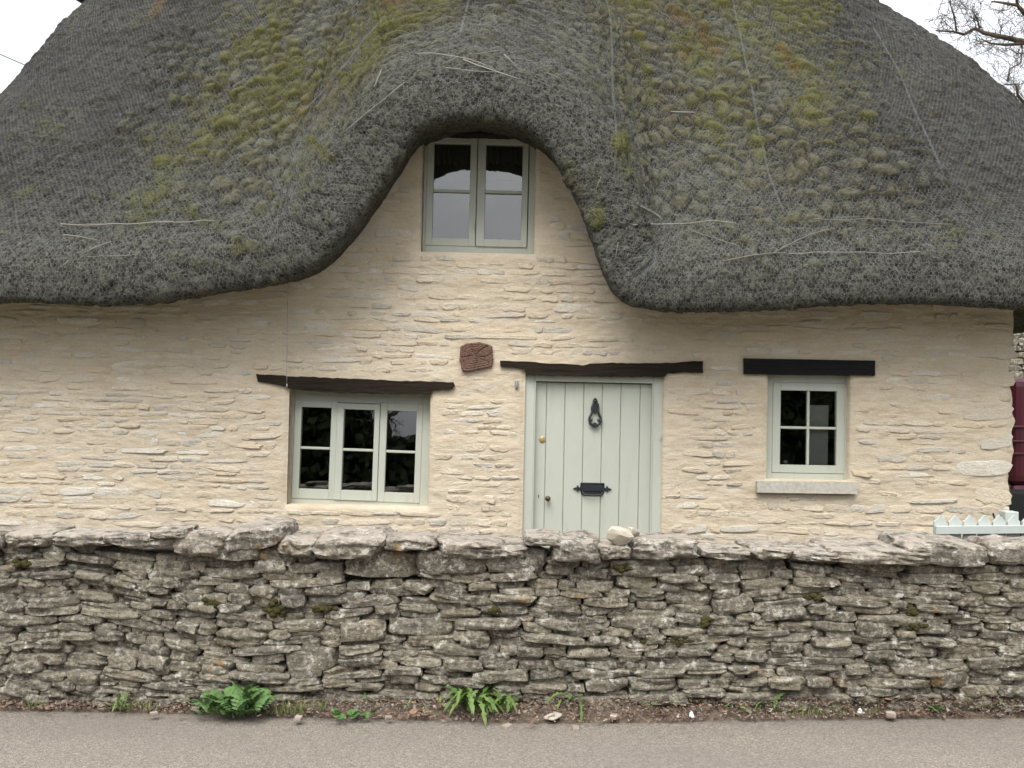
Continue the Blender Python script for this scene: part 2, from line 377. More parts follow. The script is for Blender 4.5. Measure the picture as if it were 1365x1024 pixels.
MAT = dict(
    mortar=make_limewash(), wstone=make_wall_stone(),
    dry=make_dry_stone('dry_limestone', [(0.0, (0.16, 0.142, 0.112)), (0.3, (0.225, 0.203, 0.158)), (0.55, (0.135, 0.122, 0.103)), (0.8, (0.275, 0.245, 0.185)), (1.0, (0.19, 0.16, 0.115))], 0.45),
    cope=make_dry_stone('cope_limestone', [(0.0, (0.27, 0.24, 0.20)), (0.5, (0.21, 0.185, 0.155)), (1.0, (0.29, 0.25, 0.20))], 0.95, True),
    paint=make_paint(), glass=make_glass(), thatch=make_thatch(), road=make_asphalt(), soil=make_soil(),
    oak=make_oak('old_oak_lintel', (0.010, 0.0075, 0.005), (0.027, 0.019, 0.012)),
    black=make_oak('black_painted_lintel', (0.008, 0.008, 0.009), (0.015, 0.015, 0.016)),
    beam=make_beam_end(),
    iron=make_plain('black_iron', (0.017, 0.02, 0.024), 0.42, 0.5, 0.3, 40, 0.2),
    bronze=make_plain('dark_bronze', (0.10, 0.085, 0.06), 0.4, 0.5, 0.3, 40, 0.1, 0.6),
    brass=make_plain('brass', (0.62, 0.47, 0.20), 0.35, 0.5, 0.1, 40, 0.05, 0.8),
    zinc=make_plain('galvanised_wire', (0.14, 0.153, 0.165), 0.6, 0.4, 0.1, 20, 0.0),
    steel=make_plain('grey_metal', (0.30, 0.31, 0.31), 0.5, 0.5, 0.2, 60, 0.1, 0.3),
    sill=make_plain('concrete_sill', (0.43, 0.41, 0.355), 0.9, 0.2, 0.18, 40, 0.4),
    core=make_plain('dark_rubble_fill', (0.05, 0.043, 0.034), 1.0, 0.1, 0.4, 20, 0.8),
    rod=make_multi('hazel_rod', [(0.0, (0.26, 0.24, 0.20)), (0.5, (0.14, 0.125, 0.10)), (1.0, (0.36, 0.34, 0.30))]),
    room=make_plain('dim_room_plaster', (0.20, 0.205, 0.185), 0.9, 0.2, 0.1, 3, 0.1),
    pale=make_plain('pale_room_plaster', (0.72, 0.71, 0.67), 0.8, 0.2, 0.05, 3, 0.05),
    floor=make_plain('dark_floorboards', (0.05, 0.035, 0.025), 0.6, 0.3, 0.2, 8, 0.1),
    bark=make_plain('tree_bark', (0.085, 0.068, 0.052), 0.95, 0.1, 0.35, 12, 0.6),
    leaf=make_multi('dandelion_green', [(0.0, (0.07, 0.125, 0.028)), (0.5, (0.10, 0.17, 0.04)), (1.0, (0.14, 0.20, 0.06))], 0.55),
    fern=make_multi('feathery_green', [(0.0, (0.07, 0.14, 0.04)), (1.0, (0.13, 0.22, 0.075))], 0.6),
    grass=make_multi('grass_green', [(0.0, (0.075, 0.12, 0.025)), (0.6, (0.12, 0.17, 0.04)), (1.0, (0.22, 0.20, 0.09))], 0.7),
    moss=make_multi('cushion_moss', [(0.0, (0.035, 0.032, 0.012)), (1.0, (0.06, 0.055, 0.018))], 1.0, 90),
    dead=make_multi('dead_leaf', [(0.0, (0.10, 0.065, 0.048)), (0.4, (0.19, 0.12, 0.085)), (0.7, (0.17, 0.135, 0.11)), (1.0, (0.29, 0.19, 0.12))], 0.8),
    chip=make_multi('stone_chip', [(0.0, (0.26, 0.21, 0.175)), (0.4, (0.36, 0.31, 0.26)), (0.7, (0.20, 0.14, 0.115)), (1.0, (0.44, 0.40, 0.34))], 0.95),
    white=make_plain('white_paper', (0.80, 0.81, 0.83), 0.8, 0.2, 0.04, 30, 0.1),
    palestone=make_plain('fresh_broken_stone', (0.43, 0.39, 0.32), 0.95, 0.1, 0.3, 25, 0.6),
    picket=make_plain('pale_green_white_paint', (0.43, 0.465, 0.435), 0.55, 0.4, 0.06, 12, 0.05),
    maroon=make_plain('maroon_car_paint', (0.06, 0.006, 0.014), 0.3, 0.5, 0.06, 3, 0.0),
    rubber=make_plain('black_plastic', (0.014, 0.014, 0.015), 0.7, 0.3, 0.2, 20, 0.1),
    hedge=make_multi('dark_hedge_leaf', [(0.0, (0.035, 0.045, 0.022)), (1.0, (0.085, 0.10, 0.05))], 0.9),
    earth=make_plain('garden_earth', (0.16, 0.14, 0.10), 1.0, 0.1, 0.3, 3, 0.5),
    field=make_plain('field_grass', (0.055, 0.08, 0.02), 1.0, 0.1, 0.3, 2, 0.5),
    slate=make_plain('stone_roof_tile', (0.17, 0.16, 0.14), 0.95, 0.1, 0.3, 5, 0.5),
)

# ------------------------------------------------------------------ ground, lane, verge
WALL_Y = -1.74                                    # front face of the garden wall
def sheet(name, x0, x1, y0, y1, dz, mat, nx=2, ny=2):
    xs = np.linspace(x0, x1, nx); ys = np.linspace(y0, y1, ny)
    X, Y = np.meshgrid(xs, ys, indexing='ij')
    V = np.stack([X, Y, gz(np.clip(X, -12, 12)) + dz], -1).reshape(-1, 3)
    i = np.arange(nx - 1)[:, None] * ny + np.arange(ny - 1)[None]
    Fq = np.stack([i, i + ny, i + ny + 1, i + 1], -1).reshape(-1, 4)
    return struct(link(name, mesh_np(name, V, Fq, False), mat))
def lane_edge(x):
    pts = [(0, 948), (150, 949), (300, 954), (450, 960), (600, 963), (800, 966), (950, 963), (1100, 960), (1365, 957)]
    g = [on_ground(*p) for p in pts]
    return np.interp(x, [p[0] for p in g], [p[1] for p in g])
xs_g = np.array([-300, -60, -12, -6, 0, 6, 12, 60, 300.0])
gy = np.array([-300, -60, -20, -9.0, -2, 4, 20, 80, 300.0])
X, Y = np.meshgrid(xs_g, gy, indexing='ij')
V = np.stack([X, Y, gz(np.clip(X, -12, 12)) - 0.03], -1).reshape(-1, 3)
i = np.arange(8)[:, None] * 9 + np.arange(8)[None]
struct(link('ground', mesh_np('ground', V, np.stack([i, i + 9, i + 10, i + 1], -1).reshape(-1, 4), False), MAT['field']))
sheet('garden_path', -8, 8, WALL_Y + 0.3, 0.3, -0.012, MAT['earth'], 5, 2)
sheet('lane', -60, 60, -8.3, -1.62, 0.0, MAT['road'], 41, 2)
# verge: a thin bank of soil with a ragged edge lapping on to the asphalt
nx, ny = 900, 34
xv = np.linspace(-4.6, 4.6, nx); tv = np.linspace(0, 1, ny)
X = np.repeat(xv[:, None], ny, 1); T = np.repeat(tv[None], nx, 0)
edge = lane_edge(xv)[:, None] - 0.05 * (fbm(X[:, :1] * 4, X[:, :1] * 0 + 3.3, 2) - 0.45) - 0.03 * (fbm(X[:, :1] * 22, X[:, :1] * 0 + 1.3, 4) - 0.5)
Yv = edge + (WALL_Y + 0.12 - edge) * T
Z = gz(X) - 0.006 + (0.05 + 0.012 * X) * sstep(0, 0.9, T) + sstep(0, 0.12, T) * (0.020 * fbm(X * 14, Yv * 14, 1) + 0.012 * vn(X * 50, Yv * 50, 3))
i = np.arange(nx - 1)[:, None] * ny + np.arange(ny - 1)[None]
struct(link('verge', mesh_np('verge', np.stack([X, Yv, Z], -1).reshape(-1, 3), np.stack([i, i + ny, i + ny + 1, i + 1], -1).reshape(-1, 4)), MAT['soil']))

# ------------------------------------------------------------------ the cottage
cottage = empty('cottage', (0, 0, 0))
tag(cottage, 'thatched cottage of limewashed rubble stone with sage green door and windows', 'cottage')

# eave line: lower lip of the thatch seen in the photograph, at the plane 0.6 m in front of the wall
OV = -0.54
lip_px = [(-60, 402), (0, 403), (60, 404), (140, 405), (200, 399), (260, 391), (320, 383), (380, 371), (405, 362), (430, 345), (452, 323), (480, 288),
          (500, 260), (520, 230), (538, 201), (552, 178), (570, 165), (600, 159), (640, 157), (675, 161), (700, 169), (720, 183),
          (740, 205), (756, 232), (771, 264), (784, 300), (794, 332), (804, 360), (818, 386), (837, 403), (862, 411), (900, 413),
          (1000, 411), (1100, 406), (1180, 403), (1220, 403), (1300, 408), (1365, 411)]
lip = np.array([at(x, y, OV) for x, y in lip_px])
zl, zr = lip[0, 2], lip[-1, 2]
XL, XR = -4.42, 4.3
def arc(cx, cy, r, a0, a1, n): return [(cx + r * math.cos(a), cy + r * math.sin(a)) for a in np.linspace(a0, a1, n)]
rad = 0.62
pts = [(XL, y, zl) for y in np.linspace(2.5, OV + rad + 0.1, 10)]
pts += [(x, y, zl) for x, y in arc(XL + rad, OV + rad, rad, math.pi, 1.5 * math.pi, 10)]
pts += [tuple(p) for p in lip]
pts += [(x, y, zr) for x, y in arc(XR - rad, OV + rad, rad, 1.5 * math.pi, 2 * math.pi, 10)]
pts += [(XR, y, zr) for y in np.linspace(OV + rad + 0.1, 2.5, 10)]
P = np.array(pts)
# smooth fine resampling
def resample(P, step):
    d = np.r_[0, np.cumsum(np.linalg.norm(np.diff(P, axis=0), axis=1))]
    n = int(d[-1] / step); t = np.linspace(0, d[-1], n)
    return np.stack([np.interp(t, d, P[:, k]) for k in range(3)], -1), t
def blur(A, w):
    k = np.hanning(2 * w + 3)[1:-1]; k /= k.sum()
    pad = np.concatenate([np.repeat(A[:1], w, 0), A, np.repeat(A[-1:], w, 0)])
    return np.stack([np.convolve(pad[:, c], k, 'valid') for c in range(A.shape[1])], -1)
DT = 0.0125
P, ta = resample(P, DT)
P = blur(P, 7)
P[:, 2] += 0.016 * (fbm(ta * 7, ta * 0 + 4.1, 3, 3) - 0.5) + 0.007 * (vn(ta * 34, ta * 0 + 1.7, 5) - 0.5)     # the trimmed edge is not quite even
Tn = np.gradient(P, axis=0); Tn /= np.linalg.norm(Tn, axis=1)[:, None]
Tb = blur(Tn, 14); Tb /= np.linalg.norm(Tb, axis=1)[:, None]
zh = np.array([0, 0, 1.0])
nn = zh - Tb * Tb[:, 2:3]; nn /= np.linalg.norm(nn, axis=1)[:, None]
oo = np.cross(Tb, nn)                               # outward
nT = len(P)
# lip profile (out, up) then the slope
prof = np.array([(-0.74, 0.085), (-0.42, 0.045), (-0.10, 0.012), (-0.03, 0.0), (0.004, 0.012), (0.014, 0.045), (0.018, 0.13), (0.004, 0.25), (-0.05, 0.36)])
pd = np.r_[0, np.cumsum(np.linalg.norm(np.diff(prof, axis=0), axis=1))]
npf = 74
pt = np.linspace(0, pd[-1], npf)
pr = np.stack([np.interp(pt, pd, prof[:, k]) for k in range(2)], -1); pr = blur(pr, 2)
LIPB = pd[3]                                        # b = 0 at the lip
RIDGE_Y, RIDGE_Z, RXL, RXR = 2.5, 5.8, -3.85, 3.0
S = P + oo * pr[-1, 0] + nn * pr[-1, 1]
zmain = np.interp(S[:, 0], [XL, XR], [zl, zr]) + pr[-1, 1]
A = S[:, 2] - zmain
rx = np.where(S[:, 0] < 0, S[:, 0] * (RXL / XL), S[:, 0] * (RXR / XR))
rx = np.clip(rx, RXL, RXR)
SL = 4.55
nsl = int(SL / 0.0125)
sv_ = np.linspace(0, 1, nsl + 1)[1:]
gx = np.where(S[:, :1] > 0, sv_[None] ** 2.2, sv_[None] ** 1.15)
bul = 0.10 * np.sin(math.pi * sv_)[None]
# the swelling over the window widens and fades as it runs up the slope
As = np.zeros((nT, nsl))
lev = [0, 0.05, 0.12, 0.22, 0.35, 0.5, 0.7, 1.0]; wid = [2, 14, 30, 48, 66, 80, 90, 95]
Al = [blur(A[:, None], w_)[:, 0] for w_ in wid]
for q in range(len(lev) - 1):
    mm = (sv_ > lev[q]) & (sv_ <= lev[q + 1]) if q else (sv_ <= lev[1])
    tt = (sv_[mm] - lev[q]) / (lev[q + 1] - lev[q])
    As[:, mm] = Al[q][:, None] * (1 - tt)[None] + Al[q + 1][:, None] * tt[None]
SX = S[:, :1] + (rx[:, None] - S[:, :1]) * gx
SY = S[:, 1:2] + (RIDGE_Y - S[:, 1:2]) * sv_[None] - bul * 0.7
SZ = zmain[:, None] + (RIDGE_Z - zmain[:, None]) * sv_[None] + As * (1 - sv_[None] ** 1.15) + bul * 0.7
G = np.concatenate([P[:, None] + oo[:, None] * pr[None, :, :1] + nn[:, None] * pr[None, :, 1:], np.stack([SX, SY, SZ], -1)], 1)
bb = np.r_[pt - LIPB, pt[-1] - LIPB + sv_ * SL]
# soften the seam between lip and slope
ker = np.hanning(11)[1:-1]; ker /= ker.sum(); hw = len(ker) // 2
for k in range(3):
    pad = np.concatenate([np.repeat(G[:, :1, k], hw, 1), G[:, :, k], np.repeat(G[:, -1:, k], hw, 1)], 1)
    G[:, :, k] = np.apply_along_axis(lambda r: np.convolve(r, ker, 'valid'), 1, pad)
nS = G.shape[1]
def gnormals(G):
    du = np.gradient(G, axis=0); dv = np.gradient(G, axis=1)
    n = np.cross(du, dv); n /= np.linalg.norm(n, axis=2)[..., None] + 1e-12
    return n
GN = gnormals(G)
PX, PY = project(G.reshape(-1, 3)); PX = PX.reshape(nT, nS); PY = PY.reshape(nT, nS)
Aa = np.repeat(ta[:, None], nS, 1); Bb = np.repeat(bb[None], nT, 0)
front = (G[..., 1] < 2.4)

# where moss grows on this roof (streaks that run down the slope)
moss_px = [([(560, 0), (450, 75), (340, 150), (240, 225), (190, 285)], 26, 0.55), ([(500, 30), (420, 110), (345, 175)], 15, 0.7),
           ([(370, 40), (290, 110), (215, 215)], 22, 0.4), ([(590, 0), (520, 55), (470, 110)], 20, 0.5), ([(400, 160), (350, 178), (330, 190)], 12, 0.75),
           ([(850, 50), (862, 100), (868, 145)], 8, 0.95), ([(815, 0), (840, 40)], 18, 0.5), ([(900, 40), (945, 90), (960, 135)], 18, 0.55),
           ([(960, 0), (1020, 60), (1075, 135)], 24, 0.5), ([(1000, 170), (1018, 212)], 9, 0.85), ([(820, 190), (830, 245)], 10, 0.8),
           ([(792, 235), (800, 300)], 8, 0.7), ([(1040, 280), (1050, 300)], 8, 0.5), ([(880, 0), (1080, 20)], 30, 0.5), ([(318, 330), (322, 332)], 9, 0.9),
           ([(250, 290), (290, 300)], 10, 0.6), ([(415, 190), (445, 215)], 8, 0.7), ([(940, 150), (955, 190)], 12, 0.6), ([(760, 215), (775, 250)], 6, 0.4),
           ([(60, 240), (40, 300)], 20, 0.2), ([(440, 200), (380, 270), (330, 330)], 18, 0.3), ([(470, 50), (380, 140)], 34, 0.35)]
def stroke(pxs, r):
    d = np.full(PX.shape, 1e9)
    for (x0, y0), (x1, y1) in zip(pxs[:-1], pxs[1:]):
        ex, ey = x1 - x0, y1 - y0; l2 = ex * ex + ey * ey
        t = np.clip(((PX - x0) * ex + (PY - y0) * ey) / l2, 0, 1)
        d = np.minimum(d, np.hypot(PX - x0 - t * ex, PY - y0 - t * ey))
    return np.exp(-(d / r) ** 2)
moss = np.zeros((nT, nS))
for pxs, r, a in moss_px: moss = np.maximum(moss, a * stroke(pxs, r * 1.15))
streak = fbm(Aa * 5, Bb * 1.1, 2)
mid_ = np.clip(np.exp(-((G[..., 0] + 1.5) / 1.15) ** 2) + np.exp(-((G[..., 0] - 1.6) / 1.15) ** 2), 0, 1)
moss = moss * (0.45 + 1.1 * streak) + 0.55 * mid_ * sstep(0.4, 0.62, fbm(Aa * 3.2, Bb * 1.6, 0)) * sstep(0.8, 2.2, Bb) + 0.30 * sstep(0.52, 0.75, streak) * sstep(0.6, 2.0, Bb) + 0.35 * sstep(0.55, 0.8, fbm(Aa * 9, Bb * 7, 6)) * sstep(0.1, 0.5, Bb) * (1 - sstep(0.9, 1.6, Bb))
moss = moss + 0.3 * np.exp(-((Bb - 0.0) / 0.06) ** 2) * sstep(0.38, 0.55, fbm(Aa * 4, Bb * 0, 5))
orange = 0.8 * np.maximum.reduce([stroke([(895, 20), (920, 35)], 12), stroke([(935, 50), (955, 75)], 14), stroke([(905, 75), (915, 80)], 9), stroke([(215, 5), (205, 18)], 12), stroke([(520, 10), (545, 0)], 14), stroke([(395, 165), (415, 150)], 9), stroke([(1040, 70), (1060, 100)], 10)])
lich = np.clip(0.15 + 1.0 * sstep(0.45, 0.68, fbm(Aa * 2.2, Bb * 2.2, 1)) + 0.75 * (1 - sstep(0.3, 1.8, Bb)), 0, 1) * (1 - 0.75 * sstep(1.6, 2.9, np.abs(G[..., 0] + 0.15)) * sstep(0.2, 1.2, Bb))
# relief: cushions of moss and old straw with sagging lower edges, over a stubbly ground
wa = Aa + 0.16 * (fbm(Aa * 6, Bb * 6, 1) - 0.5); wb = Bb + 0.16 * (fbm(Aa * 6, Bb * 6, 3) - 0.5)
f1, f2, oy, rn = worley(wa / 0.125, wb / 0.15, 0)
plate = np.sqrt(np.clip((f2 - f1 - 0.02) / 0.45, 0, 1))
g1, g2, goy, grn = worley(wa / 0.06, wb / 0.05, 3)
plate2 = sstep(0.02, 0.22, g2 - g1)
lump = np.clip(0.45 + 0.75 * sstep(0.32, 0.62, fbm(Aa * 1.3, Bb * 0.8, 4)) * sstep(0.35, 1.1, Bb) + 0.5 * moss, 0.2, 1.2)
side = 1 - 0.65 * sstep(2.3, 3.5, np.abs(G[..., 0]))           # the ends are more evenly combed
D = lump * side * (0.058 * plate * (0.75 + 0.35 * np.clip(0.5 - oy, 0, 1)) * (0.5 + 0.7 * rn))
D += (1.2 - 0.5 * lump) * 0.015 * plate2 * (0.4 + 0.8 * grn)
D += 0.012 * (fbm(Aa * 30, Bb * 18, 5, 3) - 0.5)
D += 0.05 * (fbm(Aa * 1.7, Bb * 1.7, 2, 2) - 0.5)
D *= 0.12 + 0.53 * sstep(-0.3, -0.03, Bb) + 0.35 * sstep(0.02, 0.4, Bb)
Gd = G + GN * D[..., None]
moss = np.clip(moss * (0.55 + 0.9 * rn) * (0.7 + 0.4 * plate), 0, 1)
cush = (0.25 + 0.75 * rn) * plate * (0.35 + 0.65 * np.clip(mid_ * 1.1, 0, 1) * sstep(0.3, 1.2, Bb)) * (1 - 0.7 * sstep(2.2, 3.2, np.abs(G[..., 0])))
idx = np.arange(nT * nS).reshape(nT, nS)
# coarser grid on the two ends that hardly show
keep = np.ones(nT, bool); 
endm = (P[:, 1] > 0.6); keep[endm] = (np.arange(nT)[endm] % 3 == 0)
ks = np.where(keep)[0]
js = np.arange(nS)
sub = np.ix_(ks, js)
Vv = Gd[sub].reshape(-1, 3); a_, b_ = len(ks), len(js)
i = np.arange(a_ - 1)[:, None] * b_ + np.arange(b_ - 1)[None]
Fq = np.stack([i, i + b_, i + b_ + 1, i + 1], -1).reshape(-1, 4)
me = mesh_np('roof', Vv, Fq)
attr(me, 'moss', moss[sub]); attr(me, 'lichen', lich[sub]); attr(me, 'orange', orange[sub]); attr(me, 'cushion', cush[sub])
roof = link('roof', me, MAT['thatch'], cottage)
roof['label'] = 'mossy grey thatched roof sweeping over the upper window, under wire netting'
# back slope (coarse, mirrored)
gb = G[::6, ::8].copy(); gb[..., 1] = 2 * RIDGE_Y - gb[..., 1]; gb[..., 2] = np.minimum(gb[..., 2], 9)
na, nb = gb.shape[:2]; i = np.arange(na - 1)[:, None] * nb + np.arange(nb - 1)[None]
me = mesh_np('back_slope', gb.reshape(-1, 3), np.stack([i, i + 1, i + nb + 1, i + nb], -1).reshape(-1, 4))
o = link('back_slope', me, MAT['thatch'], roof)
# ridge cap: a thick roll of thatch along the ridge, standing out past the end of the roof
b = B(); prof_c = []
nxr = 60
Vr = []; xs_ = np.linspace(at(86, 5, RIDGE_Y)[0], RXR + 0.15, nxr)
for xi_, x in enumerate(xs_):
    e = min(1.0, (0.55 + 0.45 * min(1, xi_ / 3.0)))
    for a in np.linspace(0, 2 * math.pi, 25)[:-1]:
        r_y = 0.50 * e; r_z = 0.40 * e
        Vr.append((x + 0.01 * math.sin(a * 5), RIDGE_Y + r_y * math.cos(a) + 0.012 * math.sin(9 * a + x * 7), RIDGE_Z - 0.10 + r_z * math.sin(a) + 0.012 * math.sin(x * 11 + a * 4)))
Vr = np.array(Vr); i = np.arange(nxr - 1)[:, None] * 24 + np.arange(24)[None]; j = np.arange(nxr - 1)[:, None] * 24 + (np.arange(24)[None] + 1) % 24
Fr = np.stack([i, j, j + 24, i + 24], -1).reshape(-1, 4).tolist()
me = bpy.data.meshes.new('ridge_cap'); me.from_pydata(Vr.tolist(), [], Fr + [list(range(24))[::-1], [(nxr - 1) * 24 + k for k in range(24)]]); me.update()
me.polygons.foreach_set('use_smooth', [True] * len(me.polygons))
link('ridge_cap', me, MAT['thatch'], roof)

def samp(F_, a, b):
    """bilinear sample of a grid field at arc a, slope b"""
    fi = np.interp(a, ta, np.arange(nT)); fj = np.interp(b, bb, np.arange(nS))
    i0 = np.clip(np.floor(fi).astype(int), 0, nT - 2); j0 = np.clip(np.floor(fj).astype(int), 0, nS - 2)
    u = (fi - i0)[:, None]; v = (fj - j0)[:, None]
    Fv = F_.reshape(nT, nS, -1)
    return Fv[i0, j0] * (1 - u) * (1 - v) + Fv[i0 + 1, j0] * u * (1 - v) + Fv[i0, j0 + 1] * (1 - u) * v + Fv[i0 + 1, j0 + 1] * u * v
# stubble: broken straw ends and moss fronds standing off the surface
nb_ = 20000
aidx = np.where((P[:, 1] < 1.3))[0]
ra = rng.uniform(ta[aidx[0]], ta[aidx[-1]], nb_); rb = np.where(rng.random(nb_) < 0.4, np.abs(rng.normal(0, 0.16, nb_)) - 0.05, rng.uniform(-0.05, 4.2, nb_))
p0 = samp(Gd, ra, rb); n0 = samp(GN, ra, rb); p1 = samp(G, ra, np.maximum(rb - 0.05, -0.4)); dn = p1 - samp(G, ra, rb)
dn /= np.linalg.norm(dn, axis=1)[:, None] + 1e-9
dr = n0 * rng.uniform(0.05, 0.4, (nb_, 1)) + dn * rng.uniform(0.4, 1.1, (nb_, 1)) + rng.normal(0, 0.3, (nb_, 3))
dr /= np.linalg.norm(dr, axis=1)[:, None]
ln = rng.uniform(0.008, 0.024, (nb_, 1)); sidev = np.cross(dr, n0); sidev /= np.linalg.norm(sidev, axis=1)[:, None] + 1e-9
wd = rng.uniform(0.0015, 0.004, (nb_, 1))
Vb = np.stack([p0 - n0 * 0.006 - sidev * wd, p0 - n0 * 0.006 + sidev * wd, p0 + dr * ln], 1).reshape(-1, 3)
me = mesh_np('straw_stubble', Vb, np.arange(nb_ * 3).reshape(-1, 3), False)
for nm, fl in (('moss', moss), ('lichen', lich), ('orange', orange), ('cushion', cush)): attr(me, nm, np.repeat(samp(fl, ra, rb)[:, 0], 3))
o = link('straw_stubble', me, MAT['thatch'], roof); o['kind'] = 'stuff'
# wire netting, real hexagons
HW = 0.031; SD = HW / math.sqrt(3)
a0, a1 = ta[aidx[0]], ta[aidx[-1]]
ncol = int((a1 - a0) / HW); nrow = int(4.45 / (1.5 * SD))
I, J = np.meshgrid(np.arange(ncol), np.arange(nrow), indexing='ij')
cxh = a0 + (I + 0.5 * (J % 2)) * HW; cyh = -0.08 + J * 1.5 * SD
wob = lambda x, y: (x + 0.010 * (fbm(x * 3, y * 3, 1, 2) - 0.5) + 0.006 * (vn(x * 30, y * 30, 2) - 0.5), y + 0.010 * (fbm(x * 3, y * 3, 4, 2) - 0.5) + 0.006 * (vn(x * 30, y * 30, 5) - 0.5))
def hv(dx, dy): return wob((cxh + dx * HW).ravel(), (cyh + dy * SD).ravel())
v_up = hv(0, 0.5 + 0.5); v_ur = hv(0.5, 0.5); v_lr = hv(0.5, -0.5); v_lo = hv(0, -1.0)
Dl = blur(D.T.copy(), 6).T; 
Dn = np.maximum(Dl, D * 0.8) + 0.004
Gn_ = G + GN * Dn[..., None]
def ribbon(pa, pb, wid):
    A3 = samp(Gn_, *pa); B3 = samp(Gn_, *pb); n3 = samp(GN, *pa); t3 = B3 - A3
    s3 = np.cross(t3, n3); s3 /= np.linalg.norm(s3, axis=1)[:, None] + 1e-9
    s3 *= wid
    return np.stack([A3 - s3, A3 + s3, B3 + s3, B3 - s3], 1).reshape(-1, 3)
Vn = np.concatenate([ribbon(v_up, v_ur, 0.0006), ribbon(v_ur, v_lr, 0.0008), ribbon(v_lr, v_lo, 0.0006)])
me = mesh_np('wire_netting', Vn, np.arange(len(Vn)).reshape(-1, 4), False)
o = link('wire_netting', me, MAT['zinc'], roof)
# overlaps between widths of netting, and hazel rods pinned along the eaves
def surf(px, py):
    m_ = (np.abs(PX - px) < 6) & (np.abs(PY - py) < 6) & (GN[..., 1] < 0.2)
    ii, jj = np.where(m_)
    k = np.argmin((PX[ii, jj] - px) ** 2 + (PY[ii, jj] - py) ** 2)
    return Gd[ii[k], jj[k]], GN[ii[k], jj[k]], Dn[ii[k], jj[k]]
def surf_line(pxs, lift, step=12):
    res = []
    for (x0, y0), (x1, y1) in zip(pxs[:-1], pxs[1:]):
        n = max(2, int(math.hypot(x1 - x0, y1 - y0) / step))
        for t in np.linspace(0, 1, n, endpoint=False): res.append((x0 + (x1 - x0) * t, y0 + (y1 - y0) * t))
    res.append(pxs[-1]); out_ = []
    for q in res:
        try: p, n, d_ = surf(*q)
        except ValueError: continue
        out_.append(Vector(p + n * lift))
    # light smoothing
    for _ in range(2):
        out_ = [out_[0]] + [(out_[k - 1] + out_[k] * 2 + out_[k + 1]) / 4 for k in range(1, len(out_) - 1)] + [out_[-1]]
    return out_
seams = [[(806, 5), (811, 120), (815, 235)], [(975, 3), (1000, 130), (1022, 240), (1046, 292)], [(1140, 3), (1195, 100), (1245, 215), (1283, 325)],
         [(160, 5), (100, 80), (20, 200)], [(628, 3), (612, 60)], [(520, 30), (455, 105), (400, 175)]]
for sm in seams:
    ln_ = surf_line(sm, 0.016, 14)
    if len(ln_) > 2:
        bq = B()
        for off in (-0.004, 0.004):
            bq.tube([p + Vector((off, 0, 0.002)) for p in ln_], 0.0011, 4)
        link('netting_seam', bq.mesh('netting_seam', True), MAT['zinc'], roof)
rods = [([(0, 300), (60, 306), (140, 305)], 4), ([(85, 307), (190, 306), (290, 301)], 3), ([(38, 318), (60, 342)], 4), ([(25, 309), (40, 306)], 4), ([(88, 318), (130, 326)], 3),
        ([(110, 344), (150, 328)], 3), ([(0, 346), (90, 348), (190, 346)], 2), ([(85, 358), (95, 352)], 3),
        ([(560, 82), (600, 82), (660, 98)], 3), ([(618, 90), (655, 100), (690, 110)], 4), ([(590, 96), (612, 83)], 4), ([(596, 100), (660, 104)], 3), ([(672, 82), (690, 97)], 4), ([(625, 85), (660, 80)], 3),
        ([(465, 187), (500, 150), (540, 116)], 3.5), ([(508, 125), (516, 105)], 3), ([(728, 105), (745, 116)], 3),
        ([(846, 279), (870, 290), (882, 300)], 4), ([(840, 303), (900, 303), (980, 303)], 2.2), ([(1025, 345), (1060, 328), (1110, 309)], 4.5), ([(960, 355), (1000, 346), (1045, 344)], 4),
        ([(1080, 303), (1160, 302), (1265, 306)], 2.5), ([(1272, 309), (1310, 318), (1345, 336)], 4), ([(1290, 342), (1342, 318)], 3), ([(1050, 343), (1150, 340), (1290, 343)], 2), ([(915, 312), (985, 335)], 2.4),
        ([(818, 350), (824, 322)], 3), ([(850, 250), (870, 275)], 2.5), ([(790, 265), (800, 240)], 2.5), ([(893, 157), (925, 158)], 3), ([(55, 95), (20, 150)], 3)]
for pxs, wpx in rods:
    ln_ = surf_line(pxs, 0.028, 16)
    if len(ln_) > 1:
        n_ = len(ln_); bq = B(); r0 = wpx * 0.0010 + 0.0006
        bq.tube([p + Vector((0, 0, random.uniform(-.004, .004))) for p in ln_], [r0 * (1.0 - 0.35 * k / n_) for k in range(n_)], 5)
        link('hazel_rod', bq.mesh('hazel_rod', True), MAT['rod'], roof)

# ---- stone wall of the house: mortar bed with relief, openings cut out
def rect(x0, y0, x1, y1, Y=0.0):
    p = [at(x0, y0, Y), at(x1, y0, Y), at(x0, y1, Y), at(x1, y1, Y)]
    return ((p[0][0] + p[2][0]) / 2, (p[1][0] + p[3][0]) / 2, (p[2][2] + p[3][2]) / 2, (p[0][2] + p[1][2]) / 2)
op_left = rect(383.5, 522, 572, 675)
op_door = rect(698.5, 498, 883, 716); op_door = (op_door[0], op_door[1], -0.1, op_door[3])
op_small = rect(1023, 498, 1133, 640)
op_up = rect(563, 172, 713.5, 337)
openings = [op_left, op_door, op_small, op_up]
XW0, XW1 = -4.0, at(1352.5, 560, 0)[0]
def grid_lines(a, b, step, marks):
    g = np.arange(a, b, step); g = g[[min(abs(q - mk) for mk in marks) > step * 0.55 for q in g]]
    return np.unique(np.r_[g, marks, a, b])
gxs = grid_lines(XW0, XW1, 0.0135, [v for o_ in openings for v in o_[:2]])
gzs = grid_lines(-0.1, 3.78, 0.0135, [v for o_ in openings for v in o_[2:] if v > -0.09])
GX, GZ = np.meshgrid(gxs, gzs, indexing='ij')
